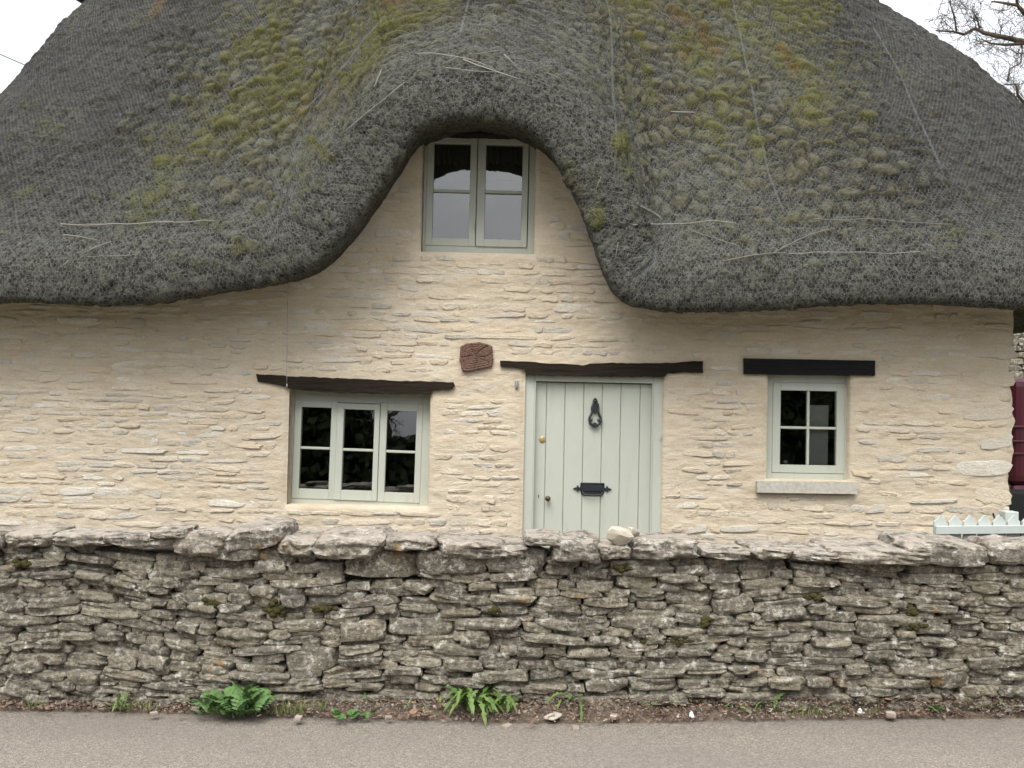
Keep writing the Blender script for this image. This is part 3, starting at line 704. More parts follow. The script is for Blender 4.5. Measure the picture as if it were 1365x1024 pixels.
def open_dist(x, z):
    d = np.full(np.shape(x), 9.0)
    for x0, x1, z0, z1 in openings:
        dx = np.maximum(np.maximum(x0 - x, x - x1), 0); dz = np.maximum(np.maximum(z0 - z, z - z1), 0)
        d = np.minimum(d, np.hypot(dx, dz))
    return d
def relief(x, z):
    wx = x + 0.05 * (fbm(x * 5, z * 5, 1) - 0.5); wz = z + 0.035 * (fbm(x * 4, z * 4, 5) - 0.5)
    r = 0.010 * (fbm(wx * 6.5, wz * 24, 2, 4) - 0.5) + 0.010 * (fbm(wx * 24, wz * 60, 4, 3) - 0.5)
    lg = vn(wx * 4, wz * 13, 6); r = r + 0.003 * sstep(0.5, 0.62, lg)          # little ledges
    big = 0.05 * (fbm(x * 0.9, z * 0.9, 3, 2) - 0.5)
    d = open_dist(x, z)
    k = sstep(0.0, 0.07, d)
    rounding = -0.012 * np.exp(-(d / 0.018) ** 2)
    return r * (0.25 + 0.75 * k) + big * sstep(0, 0.4, d) + rounding
RL = relief(GX, GZ)
GY = -RL
ed = sstep(XW1 - 0.06, XW1, GX); GY = GY + ed * 0.03; 
edge_x = GX + ed * 0.045 * (fbm(GZ * 6, GZ * 0 + 2.2, 3, 3) - 0.5) * 2
lipx = lip[:, 0]; lipz = np.maximum.accumulate(lip[:, 2]) * 0 + lip[:, 2]
top = np.interp(GX, np.r_[XL, lipx, XR], np.r_[zl, lipz, zr]) + 0.22
# widen the arch a little so that no gap opens behind its flanks
for sh in (-0.15, 0.15): top = np.maximum(top, np.interp(GX + sh, np.r_[XL, lipx, XR], np.r_[zl, lipz, zr]) + 0.12)
a_, b_ = GX.shape
cxm = (GX[:-1, :-1] + GX[1:, 1:]) / 2; czm = (GZ[:-1, :-1] + GZ[1:, 1:]) / 2
hole = np.zeros(cxm.shape, bool)
for x0, x1, z0, z1 in openings: hole |= (cxm > x0) & (cxm < x1) & (czm > z0) & (czm < z1)
okq = ~hole & (czm < top[:-1, :-1])
i = np.arange(a_ - 1)[:, None] * b_ + np.arange(b_ - 1)[None]
Fq = np.stack([i, i + b_, i + b_ + 1, i + 1], -1)[okq]
Vw = np.stack([edge_x, GY, GZ], -1).reshape(-1, 3)
# reveals: push the edge of each opening back
extraV = []; extraF = []; base = len(Vw)
def reveal(line, depth):
    global base
    n = len(line); back = Vw[line].copy(); back[:, 1] = depth
    extraV.append(back)
    for q in range(n - 1): extraF.append((line[q], line[q + 1], base + q + 1, base + q))
    base += n
REC = {0: 0.135, 1: 0.06, 2: 0.075, 3: 0.12}
for q, (x0, x1, z0, z1) in enumerate(openings):
    i0, i1 = np.argmin(abs(gxs - x0)), np.argmin(abs(gxs - x1)); j0, j1 = np.argmin(abs(gzs - z0)), np.argmin(abs(gzs - z1))
    dp = REC[q] + 0.03
    reveal([i0 * b_ + j for j in range(j0, j1 + 1)], dp); reveal([i1 * b_ + j for j in range(j0, j1 + 1)], dp)
    reveal([k * b_ + j0 for k in range(i0, i1 + 1)], dp); reveal([k * b_ + j1 for k in range(i0, i1 + 1)], dp)
# right-hand end wall
colr = [(a_ - 1) * b_ + j for j in range(b_) if GZ[-1, j] < top[-1, j]]
reveal(colr, 0.35); 
Vw = np.concatenate([Vw] + extraV); Fq = np.concatenate([Fq, np.array(extraF)])
wall = link('wall', mesh_np('wall', Vw, Fq), MAT['mortar'], cottage)
wall['label'] = 'limewashed rubble stone front wall with wide mortar joints'
bq = B(); bq.box(XW1 - 0.4, XW1 - 0.01, 0.36, 5.0, -0.1, 2.3); bq.box(XW0 - 0.02, XW0 + 0.4, 0.02, 5.0, -0.1, 2.3); bq.box(XW0, XW1 - 0.1, 4.6, 5.02, -0.1, 2.3)
link('end_wall', bq.mesh('end_wall'), MAT['mortar'], cottage)

# ---- stones in the house wall
def blob(n, bev, seed):
    """irregular flat stone face, unit size, in the xz plane, standing out along -y"""
    r = np.random.default_rng(seed); th = np.linspace(0, 2 * math.pi, n, endpoint=False)
    p = 5.0; rad_ = (np.abs(np.cos(th)) ** p + np.abs(np.sin(th)) ** p) ** (-1 / p) * (1 + r.normal(0, 0.10, n)) * (1 + 0.10 * np.sin(th * 2 + r.uniform(0, 6)))
    ring = np.stack([rad_ * np.cos(th), rad_ * np.sin(th)], -1)
    tl = r.normal(0, 0.25, 2)
    V_ = [(x, 1.0, z) for x, z in ring * 1.03] + [(x, -0.45 + r.normal(0, .25) + tl[0] * x + tl[1] * z, z) for x, z in ring * 0.985] + [(x, -0.85 + r.normal(0, .3) + tl[0] * x + tl[1] * z, z) for x, z in ring * 0.84] + [(x, -0.9 + r.normal(0, .3) + tl[0] * x + tl[1] * z, z) for x, z in ring * 0.42]
    V_ = np.array(V_)
    F_ = []
    for q in range(3):
        for k in range(n): F_.append((q * n + k, q * n + (k + 1) % n, (q + 1) * n + (k + 1) % n, (q + 1) * n + k))
    return V_, F_, [3 * n + k for k in range(n)]
wvar = []
for s_ in range(18):
    V_, F_, cap = blob(16, 0.1, s_)
    wvar.append((V_, F_, cap))
wmesh = []
for V_, F_, cap in wvar:
    me = bpy.data.meshes.new('stone'); me.from_pydata(V_.tolist(), [], F_ + [cap]); me.update()
    me.polygons.foreach_set('use_smooth', [True] * len(me.polygons)); me.materials.append(MAT['wstone']); wmesh.append(me)
lint_boxes = [rect(340, 496, 607, 527), rect(664, 478, 940, 503), rect(989, 476, 1167, 503), rect(609, 453, 660, 499), rect(1005, 639, 1143, 660)]
wst = []
z = 0.5; row = 0
while z < 3.7:
    h = random.uniform(0.028, 0.064)
    x = XW0 + random.uniform(0, 0.1)
    while x < XW1 - 0.04:
        wdt = min(0.40, max(0.06, random.lognormvariate(math.log(0.14), 0.45)))
        if x + wdt > XW1 - 0.05: wdt = XW1 - 0.025 - x
        gap = random.uniform(0.006, 0.028)
        zc = z + h / 2 + 0.03 * (float(fbm(np.array([x * 0.8]), np.array([z * 0.8]), 6)[0]) - 0.5)
        xc = x + wdt / 2; hh = h * random.uniform(0.72, 1.0); wh = wdt
        skip = random.random() < 0.13 or wdt < 0.04
        if open_dist(np.array([xc - wh / 2, xc, xc + wh / 2] * 3), np.array([zc - hh / 2] * 3 + [zc] * 3 + [zc + hh / 2] * 3)).min() < 0.022: skip = True
        for x0, x1, z0, z1 in lint_boxes:
            if xc + wh / 2 > x0 and xc - wh / 2 < x1 and zc + hh / 2 > z0 and zc - hh / 2 < z1: skip = True
        lt = np.interp(xc, lipx, lipz)
        if zc > lt + 0.15: skip = True
        if not skip: wst.append((xc, zc, wh, hh))
        x += wdt + gap
    z += h + random.uniform(0.002, 0.014)
for zq, wq in [(2.05, .3), (1.86, .24), (1.62, .34), (1.42, .22), (1.22, .36), (1.03, .26), (0.83, .34), (0.66, .2)]:      # corner stones
    wst = [s_ for s_ in wst if not (s_[0] + s_[2] / 2 > XW1 - wq - 0.03 and abs(s_[1] - zq) < 0.09)]
    wst.append((XW1 - wq / 2 - 0.012, zq, wq, 0.115))
def in_view(x, z, Y):
    u, v = project(np.array([[x, Y, z]])); return -5 < u[0] < 1370 and 0 < v[0] < 715
rel_w = lambda x, z: float(relief(np.array([x]), np.array([z]))[0])
wst.sort(key=lambda s_: -(s_[2] * s_[3]) * (1 if in_view(s_[0], s_[1], 0) else 0.001))
JV, JF, JC = [], [], 0
for q, (xc, zc, wh, hh) in enumerate(wst):
    k = random.randrange(len(wvar)); dep = 0.0055
    y = -rel_w(xc, zc) + random.gauss(0.0018, 0.0022)
    loc = (xc, y, zc); sc_ = (wh / 2 * random.choice((1, -1)) if False else wh / 2, dep, hh / 2); ry = R_(random.gauss(0, 2.2))
    if q < 300:
        o = bpy.data.objects.new('stone', wmesh[k]); col.objects.link(o); o.parent = wall
        o.location = loc; o.scale = sc_; o.rotation_euler = (R_(random.gauss(-4, 5)), ry, R_(random.gauss(0, 0.8)))
    else:
        V_, F_, cap = wvar[k]; Mx = Matrix.Translation(loc) @ Matrix.Rotation(ry, 4, 'Y') @ Matrix.Diagonal((*sc_, 1))
        Mn = np.array(Mx); W = V_ @ Mn[:3, :3].T + Mn[:3, 3]
        JV.append(W); JF += [tuple(JC + t for t in f) for f in F_] + [tuple(JC + t for t in cap)]; JC += len(V_)
me = bpy.data.meshes.new('small_stones'); me.from_pydata(np.concatenate(JV).tolist(), [], JF); me.update()
me.polygons.foreach_set('use_smooth', [True] * len(me.polygons))
o = link('small_stones', me, MAT['wstone'], wall); o['kind'] = 'stuff'

# ---- lintels, sill, beam end
def timber(name, px_poly, mat, y0, y1, rough=0.004):
    pw = [at(x, y, 0) for x, y in px_poly]
    c = np.mean(pw, axis=0); pts2 = []
    for (p, q) in zip(pw, pw[1:] + pw[:1]):
        n = max(1, int(np.linalg.norm(q - p) / 0.03))
        for t in np.linspace(0, 1, n, endpoint=False):
            v = p + (q - p) * t; pts2.append((v[0] - c[0] + random.gauss(0, rough), v[2] - c[2] + random.gauss(0, rough * 0.5)))
    bq = B(); bq.prism(pts2, y0, y1)
    return link(name, bq.mesh(name), mat, cottage, loc=(c[0], 0, c[2]))
timber('lintel', [(342, 499), (385, 501.5), (450, 504), (530, 507.5), (604, 509.5), (605, 515), (603, 519.5), (577, 521), (575, 526), (500, 525), (440, 523.5), (387, 519), (384, 516), (345, 509)], MAT['oak'], -0.022, 0.13)
timber('lintel', [(666, 481), (691, 482), (725, 484), (776, 487), (810, 483.5), (841, 484.7), (904, 484), (916, 482), (937, 481.8), (937, 496.5), (891, 497.5), (885, 502.8), (790, 502), (701, 500), (699, 492.5), (668, 489)], MAT['oak'], -0.024, 0.055)
timber('lintel', [(991, 478), (1164.5, 481), (1164.5, 501), (991, 499)], MAT['black'], -0.03, 0.07, 0.0006)
timber('sill', [(1007.5, 641), (1140.5, 642.5), (1140, 658), (1007, 656)], MAT['sill'], -0.045, 0.10, 0.0008)
bpx = [(614, 462), (622, 458), (640, 456.5), (650, 459), (656, 462), (657.5, 478), (656, 489), (640, 492.5), (624, 495.5), (616, 495), (612.5, 478)]
bw3 = np.array([at(x, y, 0) for x, y in bpx]); bc = bw3.mean(0); nA, nR = 120, 16
bw3 = np.concatenate([p_ + (q2 - p_) * np.linspace(0, 1, 10, endpoint=False)[:, None] for p_, q2 in zip(bw3, np.roll(bw3, -1, 0))])
ba = np.arctan2(bw3[:, 2] - bc[2], bw3[:, 0] - bc[0]); br = np.hypot(bw3[:, 2] - bc[2], bw3[:, 0] - bc[0]); od = np.argsort(ba)
th_ = np.linspace(-math.pi, math.pi, nA, endpoint=False); rr_b = np.interp(th_, np.r_[ba[od] - 2 * math.pi, ba[od], ba[od] + 2 * math.pi], np.r_[br[od]] .tolist() * 3) * (1 + 0.012 * rng.normal(0, 1, nA))
cracks = [(0.15, 0.03, 0.9), (0.95, 0.05, 0.9), (1.75, 0.02, 0.5), (2.3, 0.05, 0.9), (3.0, 0.03, 0.8), (-1.5, 0.02, 0.5), (-0.7, 0.02, 0.4)]
Vb_ = [(0, -0.030, 0)]
for q in range(1, nR + 2):
    f = min(q / nR, 1.0)
    for a, rb_ in zip(th_, rr_b):
        cut = sum(dp * math.exp(-((((a - ca + 0.25 * math.sin(f * 3 + ca * 5) + math.pi) % (2 * math.pi)) - math.pi) * max(f, .15) / cwid) ** 2) for ca, cwid, dp in cracks)
        y = -0.024 + 0.011 * min(1.2, cut) * min(1, f * 3) + 0.0025 * math.sin(f * 40) + (0.004 if f > 0.95 else 0)
        Vb_.append((rb_ * f * math.cos(a), 0.08 if q == nR + 1 else y, rb_ * f * math.sin(a)))
Fb_ = [(0, 1 + (k + 1) % nA, 1 + k) for k in range(nA)]
for q in range(nR):
    for k in range(nA): Fb_.append((1 + q * nA + k, 1 + q * nA + (k + 1) % nA, 1 + (q + 1) * nA + (k + 1) % nA, 1 + (q + 1) * nA + k))
me = bpy.data.meshes.new('beam_end'); me.from_pydata(Vb_, [], Fb_); me.update(); link('beam_end', me, MAT['beam'], cottage, loc=(bc[0], 0, bc[2]))
timber('lintel', [(560, 160), (720, 163), (722, 181), (562, 178)], MAT['oak'], -0.02, 0.11)

# ---- windows
S_ = 6.95 / F
def window(name, label, px_tl, wpx, hpx, recess, tilt, jamb, casements, mull=(), tiltx=0.0):
    """casements: (x0, y0, x1, y1, stiles (l, t, r, b), cols, rows) in photo pixels from the outer corner"""
    p = at(px_tl[0], px_tl[1], recess)
    bq = B(); e = 7
    l, t, r, b_ = jamb
    y0, y1 = 0, 0.07
    bq.box(-e * S_, l * S_, y0, y1, -(hpx + e) * S_, e * S_, 0.003)
    bq.box((wpx - r) * S_, (wpx + e) * S_, y0, y1, -(hpx + e) * S_, e * S_, 0.003)
    bq.box(l * S_, (wpx - r) * S_, y0 + 0.001, y1, -t * S_, e * S_, 0.003)
    bq.box(l * S_, (wpx - r) * S_, y0 + 0.001, y1, -(hpx + e) * S_, -(hpx - b_) * S_, 0.003)
    for m0, m1 in mull: bq.box(m0 * S_, m1 * S_, y0 + 0.002, y1, -(hpx - b_) * S_, -t * S_, 0.002)
    o = link(name, bq.mesh(name), MAT['paint'], cottage, loc=p, rot=(0, R_(tilt), 0)); o['label'] = label
    for (x0, z0, x1, z1, (sl, st, sr, sb), nc, nr, proud, fit) in casements:
        g = 0.5; bq = B(); ya, yb = -0.006 - proud, 0.045
        X0, X1, Z0, Z1 = (x0 + g) * S_, (x1 - g) * S_, -(z1 - g) * S_, -(z0 + g) * S_
        bq.box(X0, X0 + sl * S_, ya, yb, Z0, Z1, 0.0025); bq.box(X1 - sr * S_, X1, ya, yb, Z0, Z1, 0.0025)
        bq.box(X0 + sl * S_, X1 - sr * S_, ya + 0.0006, yb, Z1 - st * S_, Z1, 0.002); bq.box(X0 + sl * S_, X1 - sr * S_, ya + 0.0006, yb, Z0, Z0 + sb * S_, 0.002)
        gx0, gx1, gz0, gz1 = X0 + sl * S_, X1 - sr * S_, Z0 + sb * S_, Z1 - st * S_
        bw = 1.75 * S_
        for k in range(1, nr):
            zz = gz0 + (gz1 - gz0) * k / nr; bq.box(gx0, gx1, ya + 0.006, yb - 0.004, zz - bw, zz + bw, 0.0035)
        for k in range(1, nc):
            xx = gx0 + (gx1 - gx0) * k / nc; bq.box(xx - bw, xx + bw, ya + 0.0075, yb - 0.005, gz0, gz1, 0.0035)
        link('casement', bq.mesh('casement'), MAT['paint'], o)
        for a in range(nc):
            for c in range(nr):
                xa, xb = gx0 + (gx1 - gx0) * a / nc, gx0 + (gx1 - gx0) * (a + 1) / nc; za, zb = gz0 + (gz1 - gz0) * c / nr, gz0 + (gz1 - gz0) * (c + 1) / nr
                bq = B(); bq.box(-(xb - xa) / 2 + 0.0005, (xb - xa) / 2 - 0.0005, -0.0015, 0.0015, -(zb - za) / 2 + 0.0005, (zb - za) / 2 - 0.0005)
                link('pane', bq.mesh('pane'), MAT['glass'], o, loc=((xa + xb) / 2, 0.022, (za + zb) / 2), rot=(R_(tiltx + random.gauss(0, 0.25)), 0, R_(random.gauss(0, 0.25))))
        if fit:
            fx = X0 + fit * (X1 - X0); bq = B()
            bq.tube([(fx, ya - 0.012, Z0 + 0.19), (fx, ya - 0.014, Z0 + 0.11)], 0.004, 6); bq.box(fx - 0.006, fx + 0.006, ya - 0.010, ya + 0.004, Z0 + 0.15, Z0 + 0.18, 0.001)
            link('handle', bq.mesh('handle'), MAT['paint'], o)
    return o
wl = window('window', 'wide three-light ground-floor window, each light of two dark panes', (386.5, 524.5), 185, 147, REC[0], 0.75, (7, 10, 7, 8),
            [(7, 8, 66, 140, (9, 9, 9, 13), 1, 2, 0.0, 0), (64, 10, 122, 140, (9, 8, 7, 13), 1, 2, 0.008, 0), (121.5, 8, 179, 141, (9, 10, 8, 13), 1, 2, 0.0, 0)], tiltx=-0.9)
wu = window('window', 'two-light upper window tucked under the curved thatch', (565, 176), 148.5, 158, REC[3], 0.2, (6, 6, 6, 6),
            [(5, 5, 73, 153, (9, 9, 9, 10), 1, 2, 0.0, 0.98), (73, 5, 142, 153, (11, 9, 8, 10), 1, 2, 0.008, 0)], tiltx=0.0)
ws = window('window', 'small square four-pane window above a stone sill', (1024.5, 502.5), 107.5, 135, REC[2], -0.1, (6, 7, 6, 8),
            [(5.5, 6.5, 102, 127, (10.5, 10.5, 10.5, 10.5), 2, 2, -0.003, 0)])

# ---- door: frame, planks and ironwork
dx0, dx1, _, dz1 = op_door
DY = REC[1]
bq = B(); fw = 12.5 * S_; e = 0.012
bq.box(dx0 - e, dx0 + fw, DY - 0.03, DY + 0.08, -0.1, dz1 + e, 0.004); bq.box(dx1 - fw, dx1 + e, DY - 0.03, DY + 0.08, -0.1, dz1 + e, 0.004)
bq.box(dx0 + fw, dx1 - fw, DY - 0.029, DY + 0.08, dz1 - 11 * S_, dz1 + e, 0.004)
for xa in (dx0 + fw - 0.002, dx1 - fw - 0.008): bq.box(xa, xa + 0.010, DY - 0.036, DY + 0.02, -0.1, dz1 - 10 * S_, 0.003)
bq.box(dx0 + fw, dx1 - fw, DY - 0.0355, DY + 0.02, dz1 - 11.4 * S_, dz1 - 9.6 * S_, 0.003)
link('door_frame', bq.mesh('door_frame'), MAT['paint'], cottage)
lx0, lx1 = dx0 + fw + 0.004, dx1 - fw - 0.004; lz1 = dz1 - 11.6 * S_ - 0.004
bq = B(); bq.box(lx0, lx1, DY + 0.045, DY + 0.07, -0.08, lz1)
door = link('door', bq.mesh('door'), MAT['paint'], cottage); door['label'] = 'sage green plank front door with black knocker and letter plate'
cuts_px = [715, 730.4, 755, 780, 804.6, 829.3, 855, 870.5]
cw = np.interp(cuts_px, [715, 870.5], [lx0, lx1])
for a, c in zip(cw[:-1], cw[1:]):
    bq = B(); bq.box(a + 0.0012, c - 0.0012, DY + 0.014 + random.uniform(-.001, .001), DY + 0.044, -0.08, lz1, 0.0035)
    link('plank', bq.mesh('plank'), MAT['paint'], door)
def on_door(px, py): p = at(px, py, DY + 0.012); return p
# knocker
kp = on_door(793, 550); q_ = 0.00528
bq = B()
out_l = [(0, 14), (3.2, 11), (4.2, 6), (4.0, 1), (5.5, -3), (7.4, -7), (7.8, -11), (6.2, -15), (3.0, -17.5), (0, -18.5)]
loop = out_l + [(-x, z) for x, z in out_l[::-1][1:]]
ringp = [Vector((x * q_, -0.020 + 0.008 * (z / 20), z * q_)) for x, z in loop]
bq.tube(ringp, [0.0068 + 0.003 * abs(math.sin(k * 1.3)) for k in range(len(ringp))], 7)
bq.prism([(0, 20 * q_), (2.2 * q_, 18 * q_), (3.6 * q_, 14 * q_), (3.0 * q_, 10 * q_), (3.8 * q_, 6 * q_), (2.2 * q_, 2 * q_), (0.6 * q_, -1 * q_), (-0.6 * q_, -1 * q_), (-2.2 * q_, 2 * q_), (-3.8 * q_, 6 * q_), (-3.0 * q_, 10 * q_), (-3.6 * q_, 14 * q_), (-2.2 * q_, 18 * q_)], -0.020, 0.004, 0.002)
bq.prism([(0, -13 * q_), (3.2 * q_, -15 * q_), (3.4 * q_, -18 * q_), (0, -20.5 * q_), (-3.4 * q_, -18 * q_), (-3.2 * q_, -15 * q_)], -0.024, 0.003, 0.002)
for sx in (-1, 1): bq.prism([(sx * 6.5 * q_, -10 * q_), (sx * 3 * q_, -8.2 * q_), (sx * 3.6 * q_, -11.5 * q_), (sx * 6.2 * q_, -13 * q_)][::sx], -0.022, -0.008, 0.001)
bq.lathe([(0.004, 0), (0.010, 0.003), (0.010, 0.010), (0.004, 0.014)], 10, Matrix.Translation((0, -0.018, 15 * q_)) @ Matrix.Rotation(R_(90), 4, 'X'))
link('knocker', bq.mesh('knocker'), MAT['iron'], door, loc=kp)
# letter plate with arrow-headed ends
lp = on_door(789.5, 651.5); bq = B()
bq.prism([(-16 * q_, 8 * q_), (16 * q_, 8 * q_), (16.5 * q_, 0), (15 * q_, -7 * q_), (12.5 * q_, -9 * q_), (-12.5 * q_, -9 * q_), (-15 * q_, -7 * q_), (-16.5 * q_, 0)], -0.010, 0.004, 0.003)
bq.prism([(-13.5 * q_, 5.5 * q_), (13.5 * q_, 5.5 * q_), (13.5 * q_, -3.5 * q_), (-13.5 * q_, -3.5 * q_)], -0.017, -0.008, 0.003)
bq.tube([(-13 * q_, -0.018, -4 * q_), (-11 * q_, -0.030, -7.5 * q_), (0, -0.034, -8.3 * q_), (11 * q_, -0.030, -7.5 * q_), (13 * q_, -0.018, -4 * q_)], 0.0055, 7)
bq.tube([(-15 * q_, -0.013, 7 * q_), (15 * q_, -0.013, 7 * q_)], 0.006, 7)
for sx in (-1, 1):
    pts_ = [(sx * 16 * q_, 1.4 * q_), (sx * 18 * q_, 1.4 * q_), (sx * 19 * q_, 4 * q_), (sx * 21 * q_, 3.6 * q_), (sx * 20.4 * q_, 2 * q_), (sx * 26 * q_, 0), (sx * 20.4 * q_, -2 * q_), (sx * 21 * q_, -3.6 * q_), (sx * 19 * q_, -4 * q_), (sx * 18 * q_, -1.4 * q_), (sx * 16 * q_, -1.4 * q_)]
    bq.prism(pts_ if sx > 0 else pts_[::-1], -0.012, 0.004, 0.0015)
link('letter_plate', bq.mesh('letter_plate'), MAT['iron'], door, loc=lp)
RX90 = Matrix.Rotation(R_(90), 4, 'X')
bq = B(); bq.lathe([(0.013, 0.0), (0.013, 0.004), (0.007, 0.008), (0.007, 0.022), (0.017, 0.030), (0.020, 0.040), (0.016, 0.050), (0.006, 0.054)], 18, RX90)
link('knob', bq.mesh('knob', True), MAT['bronze'], door, loc=on_door(730, 664))
bq = B(); bq.lathe([(0.021, 0.0), (0.021, 0.005), (0.016, 0.009), (0.004, 0.010)], 20, RX90); bq.box(-0.0015, 0.0015, -0.0115, -0.008, -0.008, 0.006)
link('lock', bq.mesh('lock'), MAT['brass'], door, loc=on_door(723, 586))
bq = B(); bq.prism([(-0.0025, -0.011), (0.0025, -0.011), (0.0025, 0.006), (0.004, 0.010), (0, 0.014), (-0.004, 0.010), (-0.0025, 0.006)], -0.002, 0.001)
link('keyhole', bq.mesh('keyhole'), MAT['iron'], door, loc=on_door(718, 662))
# small metal fitting and hanging cable on the wall
p = at(688.5, 512, -0.01); bq = B(); bq.box(-0.012, 0.012, -0.012, 0.01, -0.028, 0.024, 0.003); bq.tube([(0, -0.012, 0.012), (0.003, -0.035, 0.008), (0, -0.038, -0.012)], 0.005, 6)
link('wall_bracket', bq.mesh('wall_bracket'), MAT['steel'], cottage, loc=p)
bq = B(); cb = [at(385, 366, -0.2), at(383.6, 385, -0.04), at(383, 420, -0.035), at(382.6, 470, -0.037), at(382.3, 500, -0.04), at(382.3, 514, -0.038)]
bq.tube(cb, 0.0026, 6); q0 = Vector(cb[-1]); bq.tube([q0 + Vector((0, 0, 0.012)), q0 - Vector((0, 0, 0.016))], 0.006, 6)
link('cable', bq.mesh('cable', True), MAT['steel'], cottage)

# ---- dim rooms behind the windows
def room(name, x0, x1, y0, y1, z0, z1, mat):
    bq = B(); t = 0.06
    bq.box(x0, x1, y1, y1 + t, z0, z1); bq.box(x0 - t, x0, y0, y1 + t, z0, z1); bq.box(x1, x1 + t, y0, y1 + t, z0, z1)
    bq.box(x0 - t, x1 + t, y0, y1 + t, z1 + 0.001, z1 + t); o_ = link(name, bq.mesh(name), mat, cottage)
    bq = B(); bq.box(x0 - t, x1 + t, y0, y1 + t, z0 - t, z0 - 0.001); link('room_floor', bq.mesh('room_floor'), MAT['floor'], cottage)
    # inner leaf of the front wall round the window
    return o_
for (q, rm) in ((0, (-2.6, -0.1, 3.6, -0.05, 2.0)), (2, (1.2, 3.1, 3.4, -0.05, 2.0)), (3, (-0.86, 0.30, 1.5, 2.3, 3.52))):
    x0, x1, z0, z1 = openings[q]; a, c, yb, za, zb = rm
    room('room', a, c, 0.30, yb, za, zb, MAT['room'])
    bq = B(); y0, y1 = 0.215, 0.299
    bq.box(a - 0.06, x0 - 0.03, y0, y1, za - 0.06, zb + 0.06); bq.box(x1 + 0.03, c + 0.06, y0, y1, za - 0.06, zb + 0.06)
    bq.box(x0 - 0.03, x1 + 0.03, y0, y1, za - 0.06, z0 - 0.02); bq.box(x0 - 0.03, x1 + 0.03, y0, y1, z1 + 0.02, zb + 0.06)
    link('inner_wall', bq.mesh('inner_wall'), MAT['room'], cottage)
# pale partition and lintel, brought up behind the small window to look lit
pp0, pp1 = at(1077, 540, 0.165), at(1103, 640, 0.165)
bq = B(); bq.box(pp0[0], pp1[0], 0.165, 0.178, op_small[2] + 0.03, pp0[2]); link('partition_strip', bq.mesh('partition_strip'), MAT['pale'], cottage)
bq = B(); bq.box(pp0[0] - 0.05, pp1[0] + 0.03, 0.16, 0.19, pp0[2] + 0.002, pp0[2] + 0.09); link('inner_lintel', bq.mesh('inner_lintel'), MAT['oak'], cottage)
p = at(1047, 618, 0.12); bq = B(); bq.lathe([(0.012, 0), (0.016, 0.01), (0.012, 0.02), (0.004, 0.024)], 12); link('sill_ornament', bq.mesh('sill_ornament'), MAT['white'], cottage, loc=p)
# curtain behind the upper window
for xa, xb in ((578, 640), (640, 706)):
    p0, p1 = at(xa, 186, 0.4), at(xb, 222, 0.4); n = 40
    Vc = []; 
    for k in range(n + 1):
        x = p0[0] + (p1[0] - p0[0]) * k / n; y = 0.36 + 0.012 * math.sin(k * 1.3)
        Vc += [(x, y, p0[2] + 0.1), (x, y, p1[2] + 0.012 * math.sin(k * 0.9))]
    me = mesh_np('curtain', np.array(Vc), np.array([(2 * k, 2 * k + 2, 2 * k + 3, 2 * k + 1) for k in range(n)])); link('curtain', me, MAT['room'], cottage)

# ------------------------------------------------------------------ dry-stone garden wall
gw = empty('garden_wall', (0, WALL_Y, 0.03)); tag(gw, 'low dry-stone wall of grey lichened limestone slabs along the lane', 'wall')
def stone_mesh(seed, cuts=9, n=5, p=12.0, rz=0.13):
    r = np.random.default_rng(seed)
    bm = bmesh.new(); bmesh.ops.create_cube(bm, size=2); bmesh.ops.subdivide_edges(bm, edges=bm.edges[:], cuts=n, use_grid_fill=True)
    V_ = np.array([v.co[:] for v in bm.verts])
    nr = (np.abs(V_) ** p).sum(1) ** (1 / p); V_ = V_ / nr[:, None]
    ph = r.uniform(0, 50, 6)
    wob_ = lambda a, b, k: fbm(a * 1.1 + ph[k], b * 1.1 + ph[k + 1], k, 3) - 0.5
    V_[:, 2] *= 1 + 0.6 * wob_(V_[:, 0] * 1.9, V_[:, 1], 0); V_[:, 2] += 0.25 * wob_(V_[:, 0] * 1.5, V_[:, 1] * 0 + 3, 3)
    V_[:, 0] *= 1 + 0.30 * wob_(V_[:, 2] * 1.2, V_[:, 1], 1)
    V_[:, 1] += 0.28 * wob_(V_[:, 0] * 2.2, V_[:, 2] * 1.4, 2)
    for _ in range(cuts):
        d = r.normal(0, 1, 3); d[1] = -abs(d[1]) * 0.9; d[2] *= 1.1; d /= np.linalg.norm(d)
        h_ = (V_ @ d).max() * r.uniform(0.84, 0.97); s_ = V_ @ d - h_
        V_ = V_ - np.where(s_ > 0, s_, 0)[:, None] * d[None] * 0.9
    V_ += np.array([0.05, 0.09, rz]) * (r.random(V_.shape) - 0.5)
    for v, c in zip(bm.verts, V_): v.co = c
    me = bpy.data.meshes.new('stone'); bm.to_mesh(me); bm.free()
    me.polygons.foreach_set('use_smooth', [True] * len(me.polygons))
    try: me.set_sharp_from_angle(angle=R_(24))
    except Exception: pass
    return me
dvar = [stone_mesh(100 + k) for k in range(36)]
for me in dvar: me.materials.append(MAT['dry'])
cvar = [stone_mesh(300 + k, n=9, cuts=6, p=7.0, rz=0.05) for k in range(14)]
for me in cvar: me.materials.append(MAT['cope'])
PXM = 5.1 / F
